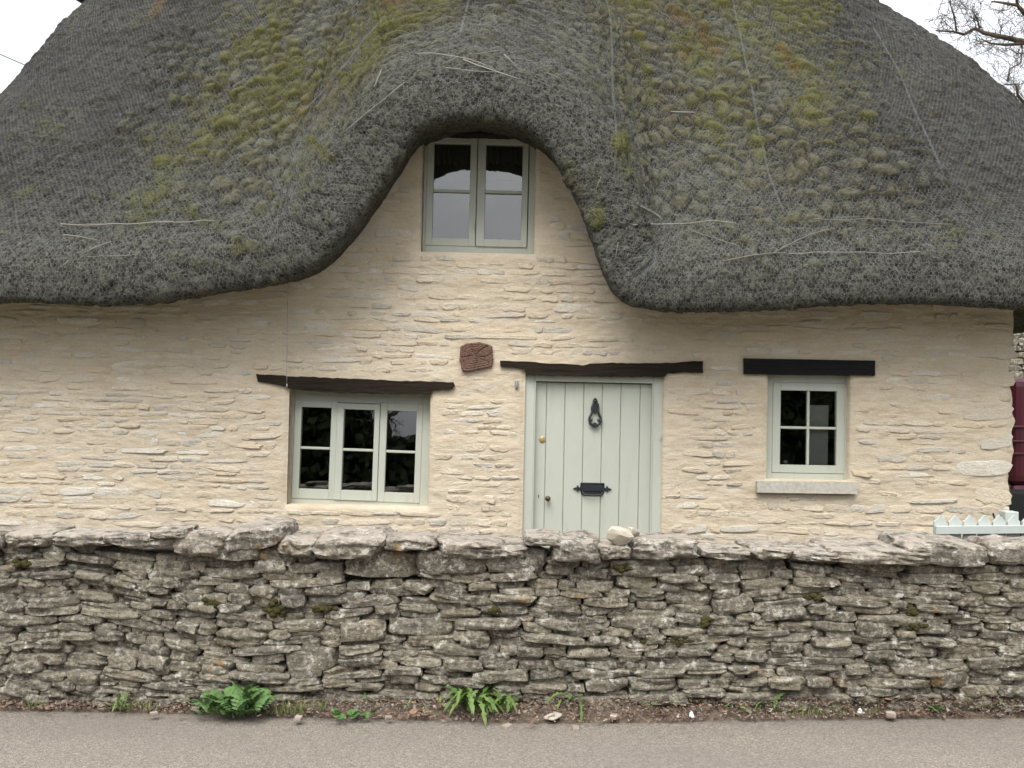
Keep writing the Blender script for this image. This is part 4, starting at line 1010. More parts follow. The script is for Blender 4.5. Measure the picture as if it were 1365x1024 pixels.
copes = [(-45, 704, 4, 730, 0), (0, 704, 62, 728, 0), (62, 706, 144, 728, 0), (134, 711, 203, 727, 0), (176, 715, 234, 727, -2), (200, 704, 250, 715, -3), (228, 705, 309, 742, -1), (289, 699, 376, 735, -9),
         (366, 715, 417, 742, 2), (414, 709, 515, 741, -2), (510, 712, 582, 737, -1), (578, 718, 674, 746, 1), (640, 722, 705, 744, 1), (699, 709, 752, 727, 0), (734, 714, 807, 748, 2),
         (798, 722, 846, 748, 0), (838, 714, 936, 746, -1), (933, 726, 1003, 746, 0), (1002, 725, 1058, 745, 0), (1055, 729, 1126, 747, 1), (1111, 727, 1250, 751, 0), (1206, 718, 1331, 756, 2), (1327, 719, 1420, 755, 0)]
seconds = [(457, 738, 558, 769, 0), (557, 738, 648, 768, 0), (647, 735, 727, 765, 2), (288, 734, 345, 747, 0), (343, 732, 395, 752, 4), (335, 749, 380, 763, 0)]
def put_stone(me, name, x0, z0, x1, z1, y, dep, ang, parent):
    o_ = bpy.data.objects.new(name, me); col.objects.link(o_); o_.parent = parent
    o_.location = ((x0 + x1) / 2, y + dep / 2 - WALL_Y, (z0 + z1) / 2 - 0.03)
    o_.scale = ((x1 - x0) / 2, dep / 2, (z1 - z0) / 2); o_.rotation_euler = (R_(random.gauss(0, 2)), R_(ang), R_(random.gauss(0, 2.5))); return o_
for k, (a, t, c, b_, ang) in enumerate(copes):
    p0, p1 = at(a, b_, WALL_Y - 0.03), at(c, t, WALL_Y - 0.03); thin = b_ - t < 18; t = t + (3 if thin else 9); hgt = (b_ - t) * PXM; zc = at((a + c) / 2, (t + b_) / 2, WALL_Y - 0.03)[2]
    put_stone(cvar[k % 14], 'cope_stone', p0[0] + 0.002, zc - hgt / 2 - 0.008, p1[0] - 0.002, zc + hgt / 2 + 0.008, WALL_Y - 0.04 + random.uniform(-.015, .02), 0.22 if thin else random.uniform(0.36, 0.5), ang, gw)
# back row of coping, filling the top of the wall
x = -4.3
while x < 4.3:
    wdt = random.uniform(0.2, 0.42); ztop = 0.80 + gz(x) * 1.4 + random.uniform(-0.03, 0.02)
    put_stone(random.choice(cvar), 'cope_stone', x, ztop - 0.10, x + wdt, ztop, WALL_Y + 0.20 + random.uniform(-.03, .03), random.uniform(0.24, 0.32), random.gauss(0, 2), gw); x += wdt * 0.97
for side_ in (-1, 1):                                  # coping beyond the frame
    x = side_ * 2.78
    while abs(x) < 4.3:
        wdt = random.uniform(0.25, 0.45); xa, xb = (x, x + wdt) if side_ > 0 else (x - wdt, x)
        put_stone(random.choice(cvar), 'cope_stone', xa, 0.72 + gz(x) * 1.4, xb, 0.83 + gz(x) * 1.4, WALL_Y - 0.04, 0.4, random.gauss(0, 2), gw); x += side_ * wdt
# courses
def cope_under(px):
    v = 742
    for a, t, c, b_, ang in copes:
        if a - 2 <= px <= c + 2 and b_ - t > 18: v = b_
    return v
xsmp = np.linspace(-4.4, 4.4, 400)
und = np.array([cope_under(CX + x / PXM) for x in xsmp], float); und = np.convolve(np.pad(und, 6, 'edge'), np.ones(13) / 13, 'valid')
ztop_ = np.array([at(CX + x / PXM, u + 1, WALL_Y)[2] for x, u in zip(xsmp, und)])
zbase_ = np.interp(xsmp, [-4.4, -2.6, -0.28, 2.7, 4.4], [-0.02, 0.0, 0.0, 0.07, 0.09])
K = 21
lines = []
for k in range(K + 1):
    f = k / K
    wv = (fbm(xsmp * 1.1, xsmp * 0 + k * 0.10, 2, 3) - 0.5) * 0.13 + (fbm(xsmp * 3.5, xsmp * 0 + k * 0.6, 5, 2) - 0.5) * 0.03
    sag = -0.07 * np.exp(-((xsmp + 1.25) / 0.42) ** 2) + 0.03 * np.exp(-((xsmp + 2.2) / 0.3) ** 2) * math.sin(math.pi * f)
    lines.append(zbase_ + (ztop_ - zbase_) * f + (wv + sag) * min(1, 3.2 * f, 3.2 * (1 - f)))
lines = [np.array(l) for l in lines]
for k in range(1, K + 1): lines[k] = np.maximum(lines[k], lines[k - 1] + 0.018)
lz = lambda k, x: float(np.interp(x, xsmp, lines[k]))
blocked = [[] for _ in range(K)]
def block(k, a, c): 
    if 0 <= k < K: blocked[k].append((a, c))
ded = []
for a, t, c, b_, ang in seconds:
    p0, p1 = at(a, b_, WALL_Y), at(c, t, WALL_Y); ded.append((p0[0], p0[2], p1[0], p1[2], ang))
    for k in range(K):
        zm = (lz(k, (p0[0] + p1[0]) / 2) + lz(k + 1, (p0[0] + p1[0]) / 2)) / 2
        if p0[2] - 0.01 < zm < p1[2] + 0.01: block(k, p0[0], p1[0])
dst = []
for k in range(K):
    x = -4.35 + random.uniform(0, 0.15)
    while x < 4.35:
        hit = next(((a, c) for a, c in blocked[k] if a - 0.03 < x < c), None)
        if hit: x = hit[1] + 0.002; continue
        big = 1.0 + 0.22 * (x > -1.3)
        wdt = min(0.36, max(0.07, random.lognormvariate(math.log(0.155 * big), 0.40)))
        wdt = max(wdt, 2.1 * (lz(k + 1, x) - lz(k, x)))
        nxt = min([a for a, c in blocked[k] if a >= x] + [9]);
        if x + wdt > nxt - 0.05: wdt = max(0.04, nxt - x)
        xa, xb = x + 0.002, x + wdt - 0.002; xm = (xa + xb) / 2
        z0, z1 = lz(k, xm), lz(k + 1, xm); sl = math.degrees(math.atan2(lz(k, xb) - lz(k, xa), xb - xa))
        two = k < K - 1 and wdt > 0.2 and random.random() < (0.03 if x < -1.2 else 0.08) and not any(a < xb and c > xa for a, c in blocked[k + 1])
        if two: z1 = lz(k + 2, xm); block(k + 1, x, x + wdt)
        h = z1 - z0
        if not two and h > 0.055 and wdt > 0.11 and random.random() < 0.55:
            zs = z0 + h * random.uniform(0.4, 0.6); cut = x + wdt * random.uniform(0.3, 0.7)
            dst.append((xa, z0, xb, zs, -sl)); 
            if random.random() < 0.5 and wdt > 0.26: dst.append((xa, zs, cut, z1, -sl)); dst.append((cut, zs, xb, z1, -sl))
            else: dst.append((xa, zs, xb, z1, -sl))
        else: dst.append((xa, z0, xb, z1, -sl))
        x += wdt
dst = [(d, True) for d in ded] + [(d, False) for d in dst]
dst.sort(key=lambda q: -((q[0][2] - q[0][0]) * (q[0][3] - q[0][1])) * (100 if q[1] else 1) * (1 if -2.75 < (q[0][0] + q[0][2]) / 2 < 2.75 else 0.001))
JV, JF, JC = [], [], 0
ncope = len([o_ for o_ in gw.children])
small_bm = bmesh.new()
for q, ((xa, z0, xb, z1, ang), ded_) in enumerate(dst):
    me = random.choice(dvar); dep = random.uniform(0.18, 0.26); f = ((z0 + z1) / 2) / 0.75
    y = WALL_Y + random.gauss(0.0, 0.016) + 0.05 * f - 0.02 + (0.0 if not ded_ else -0.015)
    if xb - xa < 0.09: y += 0.012
    gx_ = 0.004; gzv = 0.007
    a3 = ang + random.gauss(0, 1.4) * (0.4 if xb - xa > 0.25 else 1)
    if q < 300:
        put_stone(me, 'stone', xa - gx_, z0 - gzv, xb + gx_, z1 + gzv, y, dep, a3, gw)
    else:
        Mx = Matrix.Translation(((xa + xb) / 2, y + dep / 2 - WALL_Y, (z0 + z1) / 2 - 0.03)) @ Matrix.Rotation(R_(a3), 4, 'Y') @ Matrix.Diagonal(((xb - xa) / 2 + gx_, dep / 2, (z1 - z0) / 2 + gzv, 1))
        nv0 = len(small_bm.verts); small_bm.from_mesh(me); small_bm.verts.ensure_lookup_table()
        bmesh.ops.transform(small_bm, matrix=Mx, verts=small_bm.verts[nv0:])
me = bpy.data.meshes.new('small_stones'); small_bm.to_mesh(me); small_bm.free()
o = link('small_stones', me, MAT['dry'], gw); o['kind'] = 'stuff'
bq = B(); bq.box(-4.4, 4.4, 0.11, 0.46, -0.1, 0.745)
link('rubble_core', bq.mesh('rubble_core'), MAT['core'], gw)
# moss cushions growing on the wall
def moss_clump(px, py, wpx, hpx, y):
    p = at(px, py, y); bq = B()
    for _ in range(26):
        u, v = random.gauss(0, .42), random.gauss(0, .36)
        b2 = bmesh.new(); bmesh.ops.create_icosphere(b2, subdivisions=2, radius=1); r0 = random.uniform(2.0, 4.2) * PXM
        for vv in b2.verts: vv.co = Vector((vv.co.x * 1.25, vv.co.y * 0.8, vv.co.z * 0.9)) * r0 * random.uniform(.72, 1.25)
        bq.add(b2, Matrix.Translation((u * wpx * PXM / 2, random.uniform(-.004, .012), v * hpx * PXM / 2)))
    return link('moss', bq.mesh('moss', True), MAT['moss'], gw, loc=(p[0], y - WALL_Y, p[2] - 0.03))
for q in [(905, 853, 52, 22), (868, 850, 26, 12), (278, 804, 26, 14), (365, 812, 24, 22), (432, 812, 40, 12), (938, 830, 18, 16), (1215, 816, 18, 12), (1218, 835, 24, 14), (828, 758, 26, 12), (30, 752, 20, 10), (980, 734, 22, 8), (300, 886, 16, 9), (1085, 796, 24, 10), (660, 815, 14, 8)]:
    moss_clump(*q, WALL_Y + 0.012)
# loose pale stones lying on top of the wall
def broken(seed):
    r = np.random.default_rng(seed); bm = bmesh.new(); bmesh.ops.create_icosphere(bm, subdivisions=2, radius=1); V_ = np.array([v.co[:] for v in bm.verts])
    for _ in range(11):
        d = r.normal(0, 1, 3); d /= np.linalg.norm(d); h_ = r.uniform(.3, .7); q = V_ @ d - h_; V_ = V_ - np.where(q > 0, q, 0)[:, None] * d[None]
    V_ += 0.03 * (r.random(V_.shape) - .5)
    for v, c in zip(bm.verts, V_): v.co = c
    me = bpy.data.meshes.new('loose_stone'); bm.to_mesh(me); bm.free(); return me
ws_ = broken(5); ws_.materials.append(MAT['palestone'])
p = at(823, 722, WALL_Y - 0.05); o = link('loose_stone', ws_, None, None, (p[0], p[1] + 0.06, p[2]), (0.2, R_(8), 0.3)); o.scale = (0.115, 0.085, 0.075)
tag(o, 'fresh broken cream stone lying loose on top of the garden wall before the door', 'stone')
p = at(842, 716, WALL_Y + 0.02); o = link('loose_stone', ws_, None, None, (p[0], p[1] + 0.07, p[2]), (0.1, R_(20), 1.3)); o.scale = (0.075, 0.07, 0.045)
tag(o, 'smaller cream stone tucked behind the broken one on the wall', 'stone')

# ------------------------------------------------------------------ picket fence behind the wall
PY_ = -0.75
pf = empty('picket_fence', tuple(at(1305, 700, PY_)[:2]) + (0.0,)); tag(pf, 'low pale green picket fence with pointed tops between wall and cottage', 'fence')
fl = Vector(pf.location)
for k in range(-1, 11):
    if k < 0: continue
    cx_ = 1254 + k * 19.6; p = at(cx_, 697, PY_); wv_ = 0.039; zt = at(cx_, 686.5 - 0.1 * k, PY_)[2]
    bq = B(); bq.prism([(-wv_, 0.05 - zt), (wv_, 0.05 - zt), (wv_, -0.045), (0, 0), (-wv_, -0.045)], 0, 0.02, 0.002)
    link('picket', bq.mesh('picket'), MAT['picket'], pf, loc=(p[0] - fl.x, 0, zt))
ra_, rb_ = at(1248, 706, PY_ - 0.03), at(1455, 704, PY_ - 0.03)
for dz in (0.0, -0.45):
    bq = B(); bq.prism([(ra_[0] - fl.x, ra_[2] + dz - 0.03), (rb_[0] - fl.x, rb_[2] + dz - 0.03), (rb_[0] - fl.x, rb_[2] + dz + 0.02), (ra_[0] - fl.x, ra_[2] + dz + 0.02)], -0.032, -0.002, 0.002)
    link('rail', bq.mesh('rail'), MAT['picket'], pf)
p = at(1343, 681, PY_ + 0.12); bq = B(); bq.box(-0.042, 0.042, 0, 0.085, -0.9, 0.0, 0.004); link('post', bq.mesh('post'), MAT['picket'], pf, loc=(p[0] - fl.x, 0.06, p[2]))
p = at(1331, 690, PY_ + 0.02); bq = B(); bq.tube([(-0.03, 0.03, 0.025), (-0.022, 0.03, 0.0), (0.0, 0.03, -0.004), (0.02, 0.03, 0.012)], 0.006, 6); bq.tube([(-0.02, 0.03, 0.0), (-0.024, 0.03, -0.04)], 0.005, 6)
link('latch', bq.mesh('latch'), MAT['iron'], pf, loc=(p[0] - fl.x, 0, p[2]))

# ------------------------------------------------------------------ maroon van and stone barn seen past the corner
VY = 2.6
pv = at(1352.5, 503, VY); van_x = pv[0] - 0.02
van = empty('parked_van', (van_x + 1.7, VY + 0.8, gz(5))); tag(van, 'maroon van parked beyond the corner of the cottage', 'van')
zt = pv[2]
def vb(name, mat, f):
    bq = B(); f(bq); return link(name, bq.mesh(name), mat, van)
hx = 1.7
def body(bq):
    bq.box(-hx, hx, -0.8, 0.8, 0.86, zt - gz(5), 0.09, 3)
    for zz in (zt - 0.48, zt - 0.62, zt - 0.74): bq.box(-hx - 0.012, hx - 0.1, -0.815, 0.8, zz - gz(5) - 0.012, zz - gz(5) + 0.012, 0.006)
    bq.box(-hx + 0.02, hx + 0.7, -0.78, 0.78, 0.45, 0.87, 0.06, 2)
vb('body', MAT['maroon'], body)
vb('bumper', MAT['rubber'], lambda bq: bq.box(-hx - 0.05, -hx + 0.9, -0.84, 0.84, 0.30, 0.82, 0.04, 2))
for xx in (-hx + 0.75, hx + 0.1):
    bq = B(); bq.lathe([(0.17, -0.1), (0.29, -0.1), (0.32, -0.06), (0.32, 0.06), (0.29, 0.1), (0.17, 0.1)], 24, Matrix.Rotation(R_(90), 4, 'X')); w_ = link('wheel', bq.mesh('wheel', True), MAT['rubber'], van, loc=(xx, -0.78, 0.32))
    bq = B(); bq.lathe([(0.03, -0.02), (0.165, -0.02), (0.165, 0.105), (0.10, 0.085), (0.03, 0.10)], 20, Matrix.Rotation(R_(90), 4, 'X')); link('rim', bq.mesh('rim', True), MAT['steel'], w_)
vb('side_window', MAT['rubber'], lambda bq: bq.box(-0.2, 1.2, -0.812, -0.79, zt - 0.42 - gz(5), zt - 0.1 - gz(5), 0.01))
BY = 8.0
pb = at(1340, 415, BY); barn = empty('stone_barn', (pb[0] + 2, BY + 2, 0)); tag(barn, 'grey rubble stone barn wall glimpsed past the right corner of the cottage', 'barn')
bq = B(); bq.box(-2.6, 3.5, -1.95, 2.0, -0.1, 3.3); bw_ = link('wall', bq.mesh('wall'), MAT['core'], barn)
bq = B(); bq.prism([(-2.8, 3.25), (3.7, 3.25), (3.4, 4.5), (-2.4, 4.5)], -2.1, 2.1); link('roof', bq.mesh('roof'), MAT['slate'], barn)
zz = 0.0
while zz < 3.25:
    h = random.uniform(0.07, 0.14); x = -2.6
    while x < -0.8:
        wdt = random.uniform(0.15, 0.4); o_ = bpy.data.objects.new('stone', random.choice(dvar)); col.objects.link(o_); o_.parent = bw_
        o_.location = (x + wdt / 2, -1.95, zz + h / 2); o_.scale = (wdt / 2, 0.1, h / 2 + 0.004); x += wdt
    zz += h

# ------------------------------------------------------------------ bare tree behind the roof on the right, and an overhead cable
def bare_tree(limbs, name, label, base, trunk_top, twigs=9, seed=5, grp=None):
    rr = random.Random(seed); t_ = empty(name, base); tag(t_, label, 'tree', grp); b0 = Vector(base)
    bq = B(); bq.tube([Vector((0, 0, -0.1)), Vector((0.05, 0, trunk_top * 0.4)), Vector((-0.05, 0.1, trunk_top * 0.75)), Vector((0, 0, trunk_top))], [0.28, 0.22, 0.17, 0.09], 9)
    link('trunk', bq.mesh('trunk', True), MAT['bark'], t_)
    tw = B()
    def twig(p, d, ln, r, depth):
        n = 5; ps = [p]; c = p.copy(); dd = d.copy()
        for k in range(n):
            dd = (dd + Vector((rr.gauss(0, .28), rr.gauss(0, .28), rr.gauss(0.05, .28)))).normalized(); c = c + dd * ln / n; ps.append(c.copy())
        tw.tube(ps, [r * (1 - 0.75 * k / n) for k in range(n + 1)], 3 if r < 0.012 else 4, cap=False)
        if depth > 0:
            for k in range(1, n + 1):
                for _ in range(rr.choice((1, 1, 2))):
                    nd = (dd + Vector((rr.gauss(0, .9), rr.gauss(0, .6), rr.gauss(0.1, .9)))).normalized(); twig(ps[k], nd, ln * rr.uniform(0.35, 0.65), max(0.0035, r * 0.55), depth - 1)
    for pts_, r0 in limbs:
        ps = [Vector(p) - b0 for p in pts_]; bq = B(); n = len(ps)
        rs = [max(0.010, r0 * (1 - 0.8 * k / (n - 1))) for k in range(n)]
        bq.tube(ps, rs, 7); link('limb', bq.mesh('limb', True), MAT['bark'], t_)
        for k in range(1, n):
            for _ in range(twigs):
                q = ps[k - 1].lerp(ps[k], rr.random()); d = (ps[k] - ps[k - 1]).normalized()
                nd = (d * 0.6 + Vector((rr.gauss(0, .8), rr.gauss(0, .5), rr.gauss(0.15, .8)))).normalized(); twig(q, nd, rr.uniform(0.25, 0.75), rs[k] * rr.uniform(0.25, 0.5) * 0.6 + 0.003, 2)
    me = tw.mesh('crown'); link('crown', me, MAT['bark'], t_)
    return t_
TY = 9.0
def L_(pxs): return [tuple(at(x, y, TY + 0.3 * math.sin(x * 0.05))) for x, y in pxs]
tb = at(1570, 560, TY); tbase = (tb[0], TY, 0.0)
limbs = [(L_([(1570, 120), (1480, 80), (1420, 60), (1365, 56), (1340, 50), (1312, 44), (1300, 38), (1285, 46), (1270, 42), (1248, 41)]), 0.062),
         (L_([(1275, 42), (1273, 26), (1267, 6), (1266, -14)]), 0.018), (L_([(1306, 38), (1303, 26), (1297, 16)]), 0.02), (L_([(1365, 58), (1340, 60), (1320, 58), (1308, 52)]), 0.03),
         (L_([(1570, 150), (1470, 70), (1400, 35), (1366, 19), (1356, 7), (1338, 4), (1322, 2)]), 0.06), (L_([(1356, 7), (1354, -12), (1360, -40)]), 0.025),
         (L_([(1570, 230), (1470, 190), (1400, 150), (1366, 138), (1357, 128), (1354, 112), (1338, 113)]), 0.05), (L_([(1343, 108), (1346, 92), (1361, 84), (1363, 60)]), 0.016),
         (L_([(1570, 80), (1560, -20), (1600, -160)]), 0.12), (L_([(1570, 0), (1480, -80), (1400, -140)]), 0.07), (L_([(1575, 40), (1680, -60), (1760, -120)]), 0.08), (L_([(1572, 200), (1660, 120), (1740, 80)]), 0.06)]
bare_tree(limbs, 'bare_tree', 'leafless tree with fine twigs above the right end of the thatch', tbase, 7.5, 2)
c0, c1 = Vector(at(-120, 14, 6.0)), Vector(at(120, 121, 7.0))
bq = B(); bq.tube([c0.lerp(c1, k / 10) - Vector((0, 0, 0.05 * math.sin(math.pi * k / 10))) for k in range(11)], 0.006, 5)
o = link('overhead_cable', bq.mesh('overhead_cable', True), MAT['rubber'])
tag(o, 'thin dark overhead cable crossing the sky left of the roof', 'cable')

# ------------------------------------------------------------------ verge plants and litter
def leaf_mesh(ln, wd, teeth, droop, lift, seed):
    """toothed leaf along +x, arching"""
    r = random.Random(seed); n = teeth * 4 + 2; V_, F_ = [], []
    for k in range(n + 1):
        t = k / n; env = (0.25 + 0.75 * math.sin(math.pi * min(1, t * 0.9 + 0.08)) ** 0.8) * (1 if t < 0.93 else (1 - t) / 0.07 + 0.05)
        saw = 0.22 + 0.78 * (1 - ((t * teeth) % 1.0)) if t < 0.85 else 0.75
        hw = wd * env * saw * r.uniform(0.85, 1.1); x = ln * t * (1 - 0.12 * t); z = lift * math.sin(t * 1.7) * ln - droop * t * t * ln
        back = 0.25 * hw * (1 - saw)
        V_ += [(x - back, hw, z + hw * 0.25), (x, 0, z), (x - back, -hw, z + hw * 0.25)]
    for k in range(n):
        a = 3 * k; F_ += [(a, a + 1, a + 4, a + 3), (a + 1, a + 2, a + 5, a + 4)]
    me = bpy.data.meshes.new('leaf'); me.from_pydata(V_, [], F_); me.update(); me.polygons.foreach_set('use_smooth', [True] * len(me.polygons)); return me
lv = [leaf_mesh(1.0, 0.085, 5 + k % 3, 0.55 + 0.12 * (k % 4), 0.55 + 0.1 * (k % 3), k) for k in range(8)]
for me in lv: me.materials.append(MAT['leaf'])
def dandelion(px, py, n, size, label, group=None, mat=None):
    p = on_ground(px, py, 0.035); t_ = empty('dandelion', tuple(p)); tag(t_, label, 'plant', group)
    for k in range(n):
        o_ = bpy.data.objects.new('leaf', random.choice(lv)); col.objects.link(o_); o_.parent = t_
        a = 2 * math.pi * k / n + random.uniform(-.3, .3); s_ = size * random.uniform(0.65, 1.15); up = random.uniform(0.0, 0.55)
        o_.scale = (s_, s_ * random.uniform(.9, 1.3), s_); o_.rotation_euler = (random.gauss(0, .25), -up, a)
        o_.location = (random.gauss(0, .02), random.gauss(0, .015), random.uniform(-0.005, 0.01))
    return t_
dandelion(632, 946, 46, 0.20, 'large dandelion rosette at the foot of the wall, the biggest on the verge')
dandelion(598, 936, 7, 0.17, 'dandelion seedling crowding the left side of the large rosette')
dandelion(672, 948, 8, 0.19, 'trailing dandelion just right of the large rosette')
dandelion(762, 944, 9, 0.18, 'dandelion below the door beside pale stone chips')
dandelion(492, 935, 7, 0.13, 'small upright dandelion against the wall between clover and large rosette')
dandelion(1240, 938, 9, 0.16, 'sparse dandelion at the foot of the wall on the far right')
dandelion(1030, 946, 7, 0.13, 'small dandelion among dry litter right of centre')
dandelion(155, 944, 7, 0.11, 'small leafy weed among dead leaves at the left')
for q, (x, y, n_, sz_, lab) in enumerate([(45, 944, 5, .07, 'tiny weed seedling at the left end of the verge'), (420, 948, 5, .08, 'tiny weed between grass tuft and clover'), (548, 945, 5, .07, 'tiny weed left of the large rosette'), (705, 940, 5, .08, 'tiny weed against the wall left of the dandelion below the door'), (862, 946, 6, .08, 'tiny weed against the wall right of the door'), (985, 950, 5, .08, 'tiny weed left of the small dandelion among litter'), (1165, 948, 5, .07, 'tiny weed right of the standing white scrap'), (1335, 944, 6, .09, 'tiny weed at the right end of the verge')]):
    dandelion(x, y, n_, sz_, lab)
def frond_mesh(seed):
    r = random.Random(seed); V_, F_ = [], []
    def leaflet(bx, bz, ang, ln, wd):
        n0 = len(V_); c, s_ = math.cos(ang), math.sin(ang)
        for t, h in ((0, .15), (.25, .8), (.5, .45), (.65, .75), (.85, .4), (1, 0.02)):
            for sg in (1, -1): V_.append((bx + c * ln * t - s_ * sg * h * wd, s_ * ln * t + c * sg * h * wd, bz - 0.25 * ln * t * t + r.gauss(0, .006)))
        for k in range(5): a = n0 + 2 * k; F_.append((a, a + 1, a + 3, a + 2))
    n = 9
    for k in range(n):
        t = 0.25 + 0.72 * k / (n - 1); z = 0.42 * math.sin(t * 1.9) - 0.25 * t * t; l_ = 0.34 * math.sin(math.pi * (t * 0.85 + 0.12)) + 0.06
        for sg in (1, -1): leaflet(t, z, sg * R_(r.uniform(48, 68)), l_, 0.075)
    leaflet(0.95, 0.42 * math.sin(1.85) - 0.23, 0, 0.2, 0.07)
    n0 = len(V_)
    for k in range(9): t = k / 8; z = 0.42 * math.sin(t * 1.9) - 0.25 * t * t; V_ += [(t, 0.012, z), (t, -0.012, z)]
    for k in range(8): a = n0 + 2 * k; F_.append((a, a + 1, a + 3, a + 2))
    me = bpy.data.meshes.new('frond'); me.from_pydata(V_, [], F_); me.update(); me.materials.append(MAT['fern']); return me
fm = [frond_mesh(k) for k in range(6)]
p = on_ground(312, 950, 0.03); t_ = empty('cow_parsley', tuple(p)); tag(t_, 'feathery bright green plant spilling from the verge on to the lane', 'plant')
for k in range(70):
    o_ = bpy.data.objects.new('frond', random.choice(fm)); col.objects.link(o_); o_.parent = t_
    a = random.uniform(0, 2 * math.pi); s_ = random.uniform(0.06, 0.15); o_.scale = (s_, s_, s_ * 0.9); o_.rotation_euler = (random.gauss(0, .25), -random.uniform(0.1, 1.1), a); o_.location = (random.uniform(-.13, .13), random.uniform(-.09, .03), 0)
def grass_tuft(px, py, n, h, spread, label):
    p = on_ground(px, py, 0.03); V_, F_ = [], []
    for _ in range(n):
        bx, by = random.gauss(0, spread), random.gauss(0, 0.02); a = random.uniform(0, 6.28); l_ = h * random.uniform(.5, 1.15); be = random.uniform(.2, .9); wv_ = random.uniform(.0015, .003)
        n0 = len(V_)
        for k in range(5):
            t = k / 4; r_ = be * t * t * l_; x, y, z = bx + math.cos(a) * r_, by + math.sin(a) * r_, l_ * t * (1 - 0.35 * be * t); q = wv_ * (1 - t * .9)
            V_ += [(x - math.sin(a) * q, y + math.cos(a) * q, z), (x + math.sin(a) * q, y - math.cos(a) * q, z)]
        for k in range(4): b0 = n0 + 2 * k; F_.append((b0, b0 + 1, b0 + 3, b0 + 2))
    me = bpy.data.meshes.new('grass_tuft'); me.from_pydata(V_, [], F_); me.update()
    o_ = tag(link('grass_tuft', me, MAT['grass'], None, tuple(p)), label, 'grass'); o_['kind'] = 'stuff'; return o_
grass_tuft(388, 950, 70, 0.085, 0.06, 'tuft of grass just right of the feathery plant')
grass_tuft(1070, 948, 130, 0.075, 0.16, 'wide patch of grass at the wall foot right of centre')
grass_tuft(1085, 952, 60, 0.05, 0.1, 'short fringe of grass in front of the wide patch')
grass_tuft(178, 946, 50, 0.06, 0.07, 'thin grass among dead leaves left of the feathery plant')
grass_tuft(1250, 945, 50, 0.07, 0.06, 'thin grass beside the dandelion on the far right')
grass_tuft(572, 930, 30, 0.10, 0.03, 'few tall grass blades left of the large dandelion')
grass_tuft(876, 938, 30, 0.06, 0.04, 'wisp of grass at the wall foot right of the door')
def clover(px, py, n, label, spread=0.09):
    p = on_ground(px, py, 0.015); t_ = empty('clover', tuple(p)); tag(t_, label, 'plant')
    me = bpy.data.meshes.new('leaf'); V_ = []; F_ = []
    for q in range(3):
        a0_ = q * 2.094; c = (math.cos(a0_) * .55, math.sin(a0_) * .55); n0 = len(V_); V_.append((c[0], c[1], 0.0))
        for k in range(10): a = k / 10 * 6.283; rr_ = 0.5; V_.append((c[0] + rr_ * math.cos(a), c[1] + rr_ * math.sin(a), 0.06 * math.cos(2 * a)))
        for k in range(10): F_.append((n0, n0 + 1 + k, n0 + 1 + (k + 1) % 10))
    me.from_pydata(V_, [], F_); me.update(); me.materials.append(MAT['fern'])
    for k in range(n):
        o_ = bpy.data.objects.new('leaf', me); col.objects.link(o_); o_.parent = t_; s_ = random.uniform(.016, .028); o_.scale = (s_,) * 3
        o_.location = (random.gauss(0, spread * .6), random.gauss(0, .03), random.uniform(.012, .045)); o_.rotation_euler = (random.gauss(0, .4) + .3, random.gauss(0, .4), random.uniform(0, 6))
    return t_
clover(461, 958, 22, 'low clump of clover at the lane edge left of the large dandelion')
clover(1248, 951, 8, 'small clover patch on the far right of the verge', 0.06)
clover(1300, 947, 6, 'last small clover by the right edge of the picture', 0.05)
# loose stones and fallen leaves
pm = [stone_mesh(500 + k, n=3, cuts=5) for k in range(6)]
for me in pm: me.materials.append(MAT['chip'])
peb = [(84, 936, 19, 'pinkish loose stone at the left end of the verge'), (226, 939, 15, 'pale rounded stone against the wall, left of the feathery plant'), (262, 945, 12, 'reddish pebble beside the feathery plant'), (280, 937, 10, 'upright reddish chip left of the feathery plant, nearer the wall'), (205, 952, 11, 'small tan chip on the lane edge below the pale rounded stone'),
       (398, 958, 13, 'pink chip right of the feathery plant'), (518, 957, 10, 'cream chip between clover and large dandelion'), (676, 962, 14, 'pinkish chip below the large dandelion'), (738, 955, 26, 'pale flat slab lying on the verge below the door'), (800, 946, 14, 'cream chip at the wall foot below the door'), (768, 964, 13, 'thin cream flake on the lane edge below the door'), (837, 948, 9, 'small reddish chip under the door, right side'), (818, 956, 13, 'flat grey chip right of the pale slab'), (1187, 953, 18, 'orange-brown chip by the right part of the verge'), (700, 950, 10, 'tiny cream chip right of the large dandelion')]
pslab = [stone_mesh(700 + k, n=4, cuts=12, p=4) for k in range(3)]
for me in pslab: me.materials.append(MAT['palestone'])
for k, (x, y, wpx, lab) in enumerate(peb):
    p = on_ground(x, y, 0.03); s_ = wpx * 0.0036 / 2; o = link('loose_stone', pm[k % 6], None, None, (p[0], p[1], p[2] + (0.002 if y < 962 else -0.026)), (random.gauss(0, .06), random.gauss(0, .06), random.uniform(0, 3))); o.scale = (s_, s_ * .75, s_ * 0.42 if wpx < 20 else s_ * 0.16)
    if wpx >= 20: o.data = pslab[k % 3]
    tag(o, lab, 'stone')
lm = []
for k in range(6):
    r = random.Random(k); V_ = [(0, 0, 0.01)]; n = 12
    for q in range(n): a = 6.283 * q / n; rr_ = (1 + 0.35 * math.cos(a)) * r.uniform(.7, 1.15); V_.append((rr_ * math.cos(a), 0.62 * rr_ * math.sin(a), 0.35 * abs(math.sin(a)) * r.uniform(.2, 1.2) + r.uniform(-.1, .15)))
    me = bpy.data.meshes.new('fallen_leaf'); me.from_pydata(V_, [], [(0, 1 + q, 1 + (q + 1) % n) for q in range(n)]); me.update(); me.materials.append(MAT['dead']); lm.append(me)
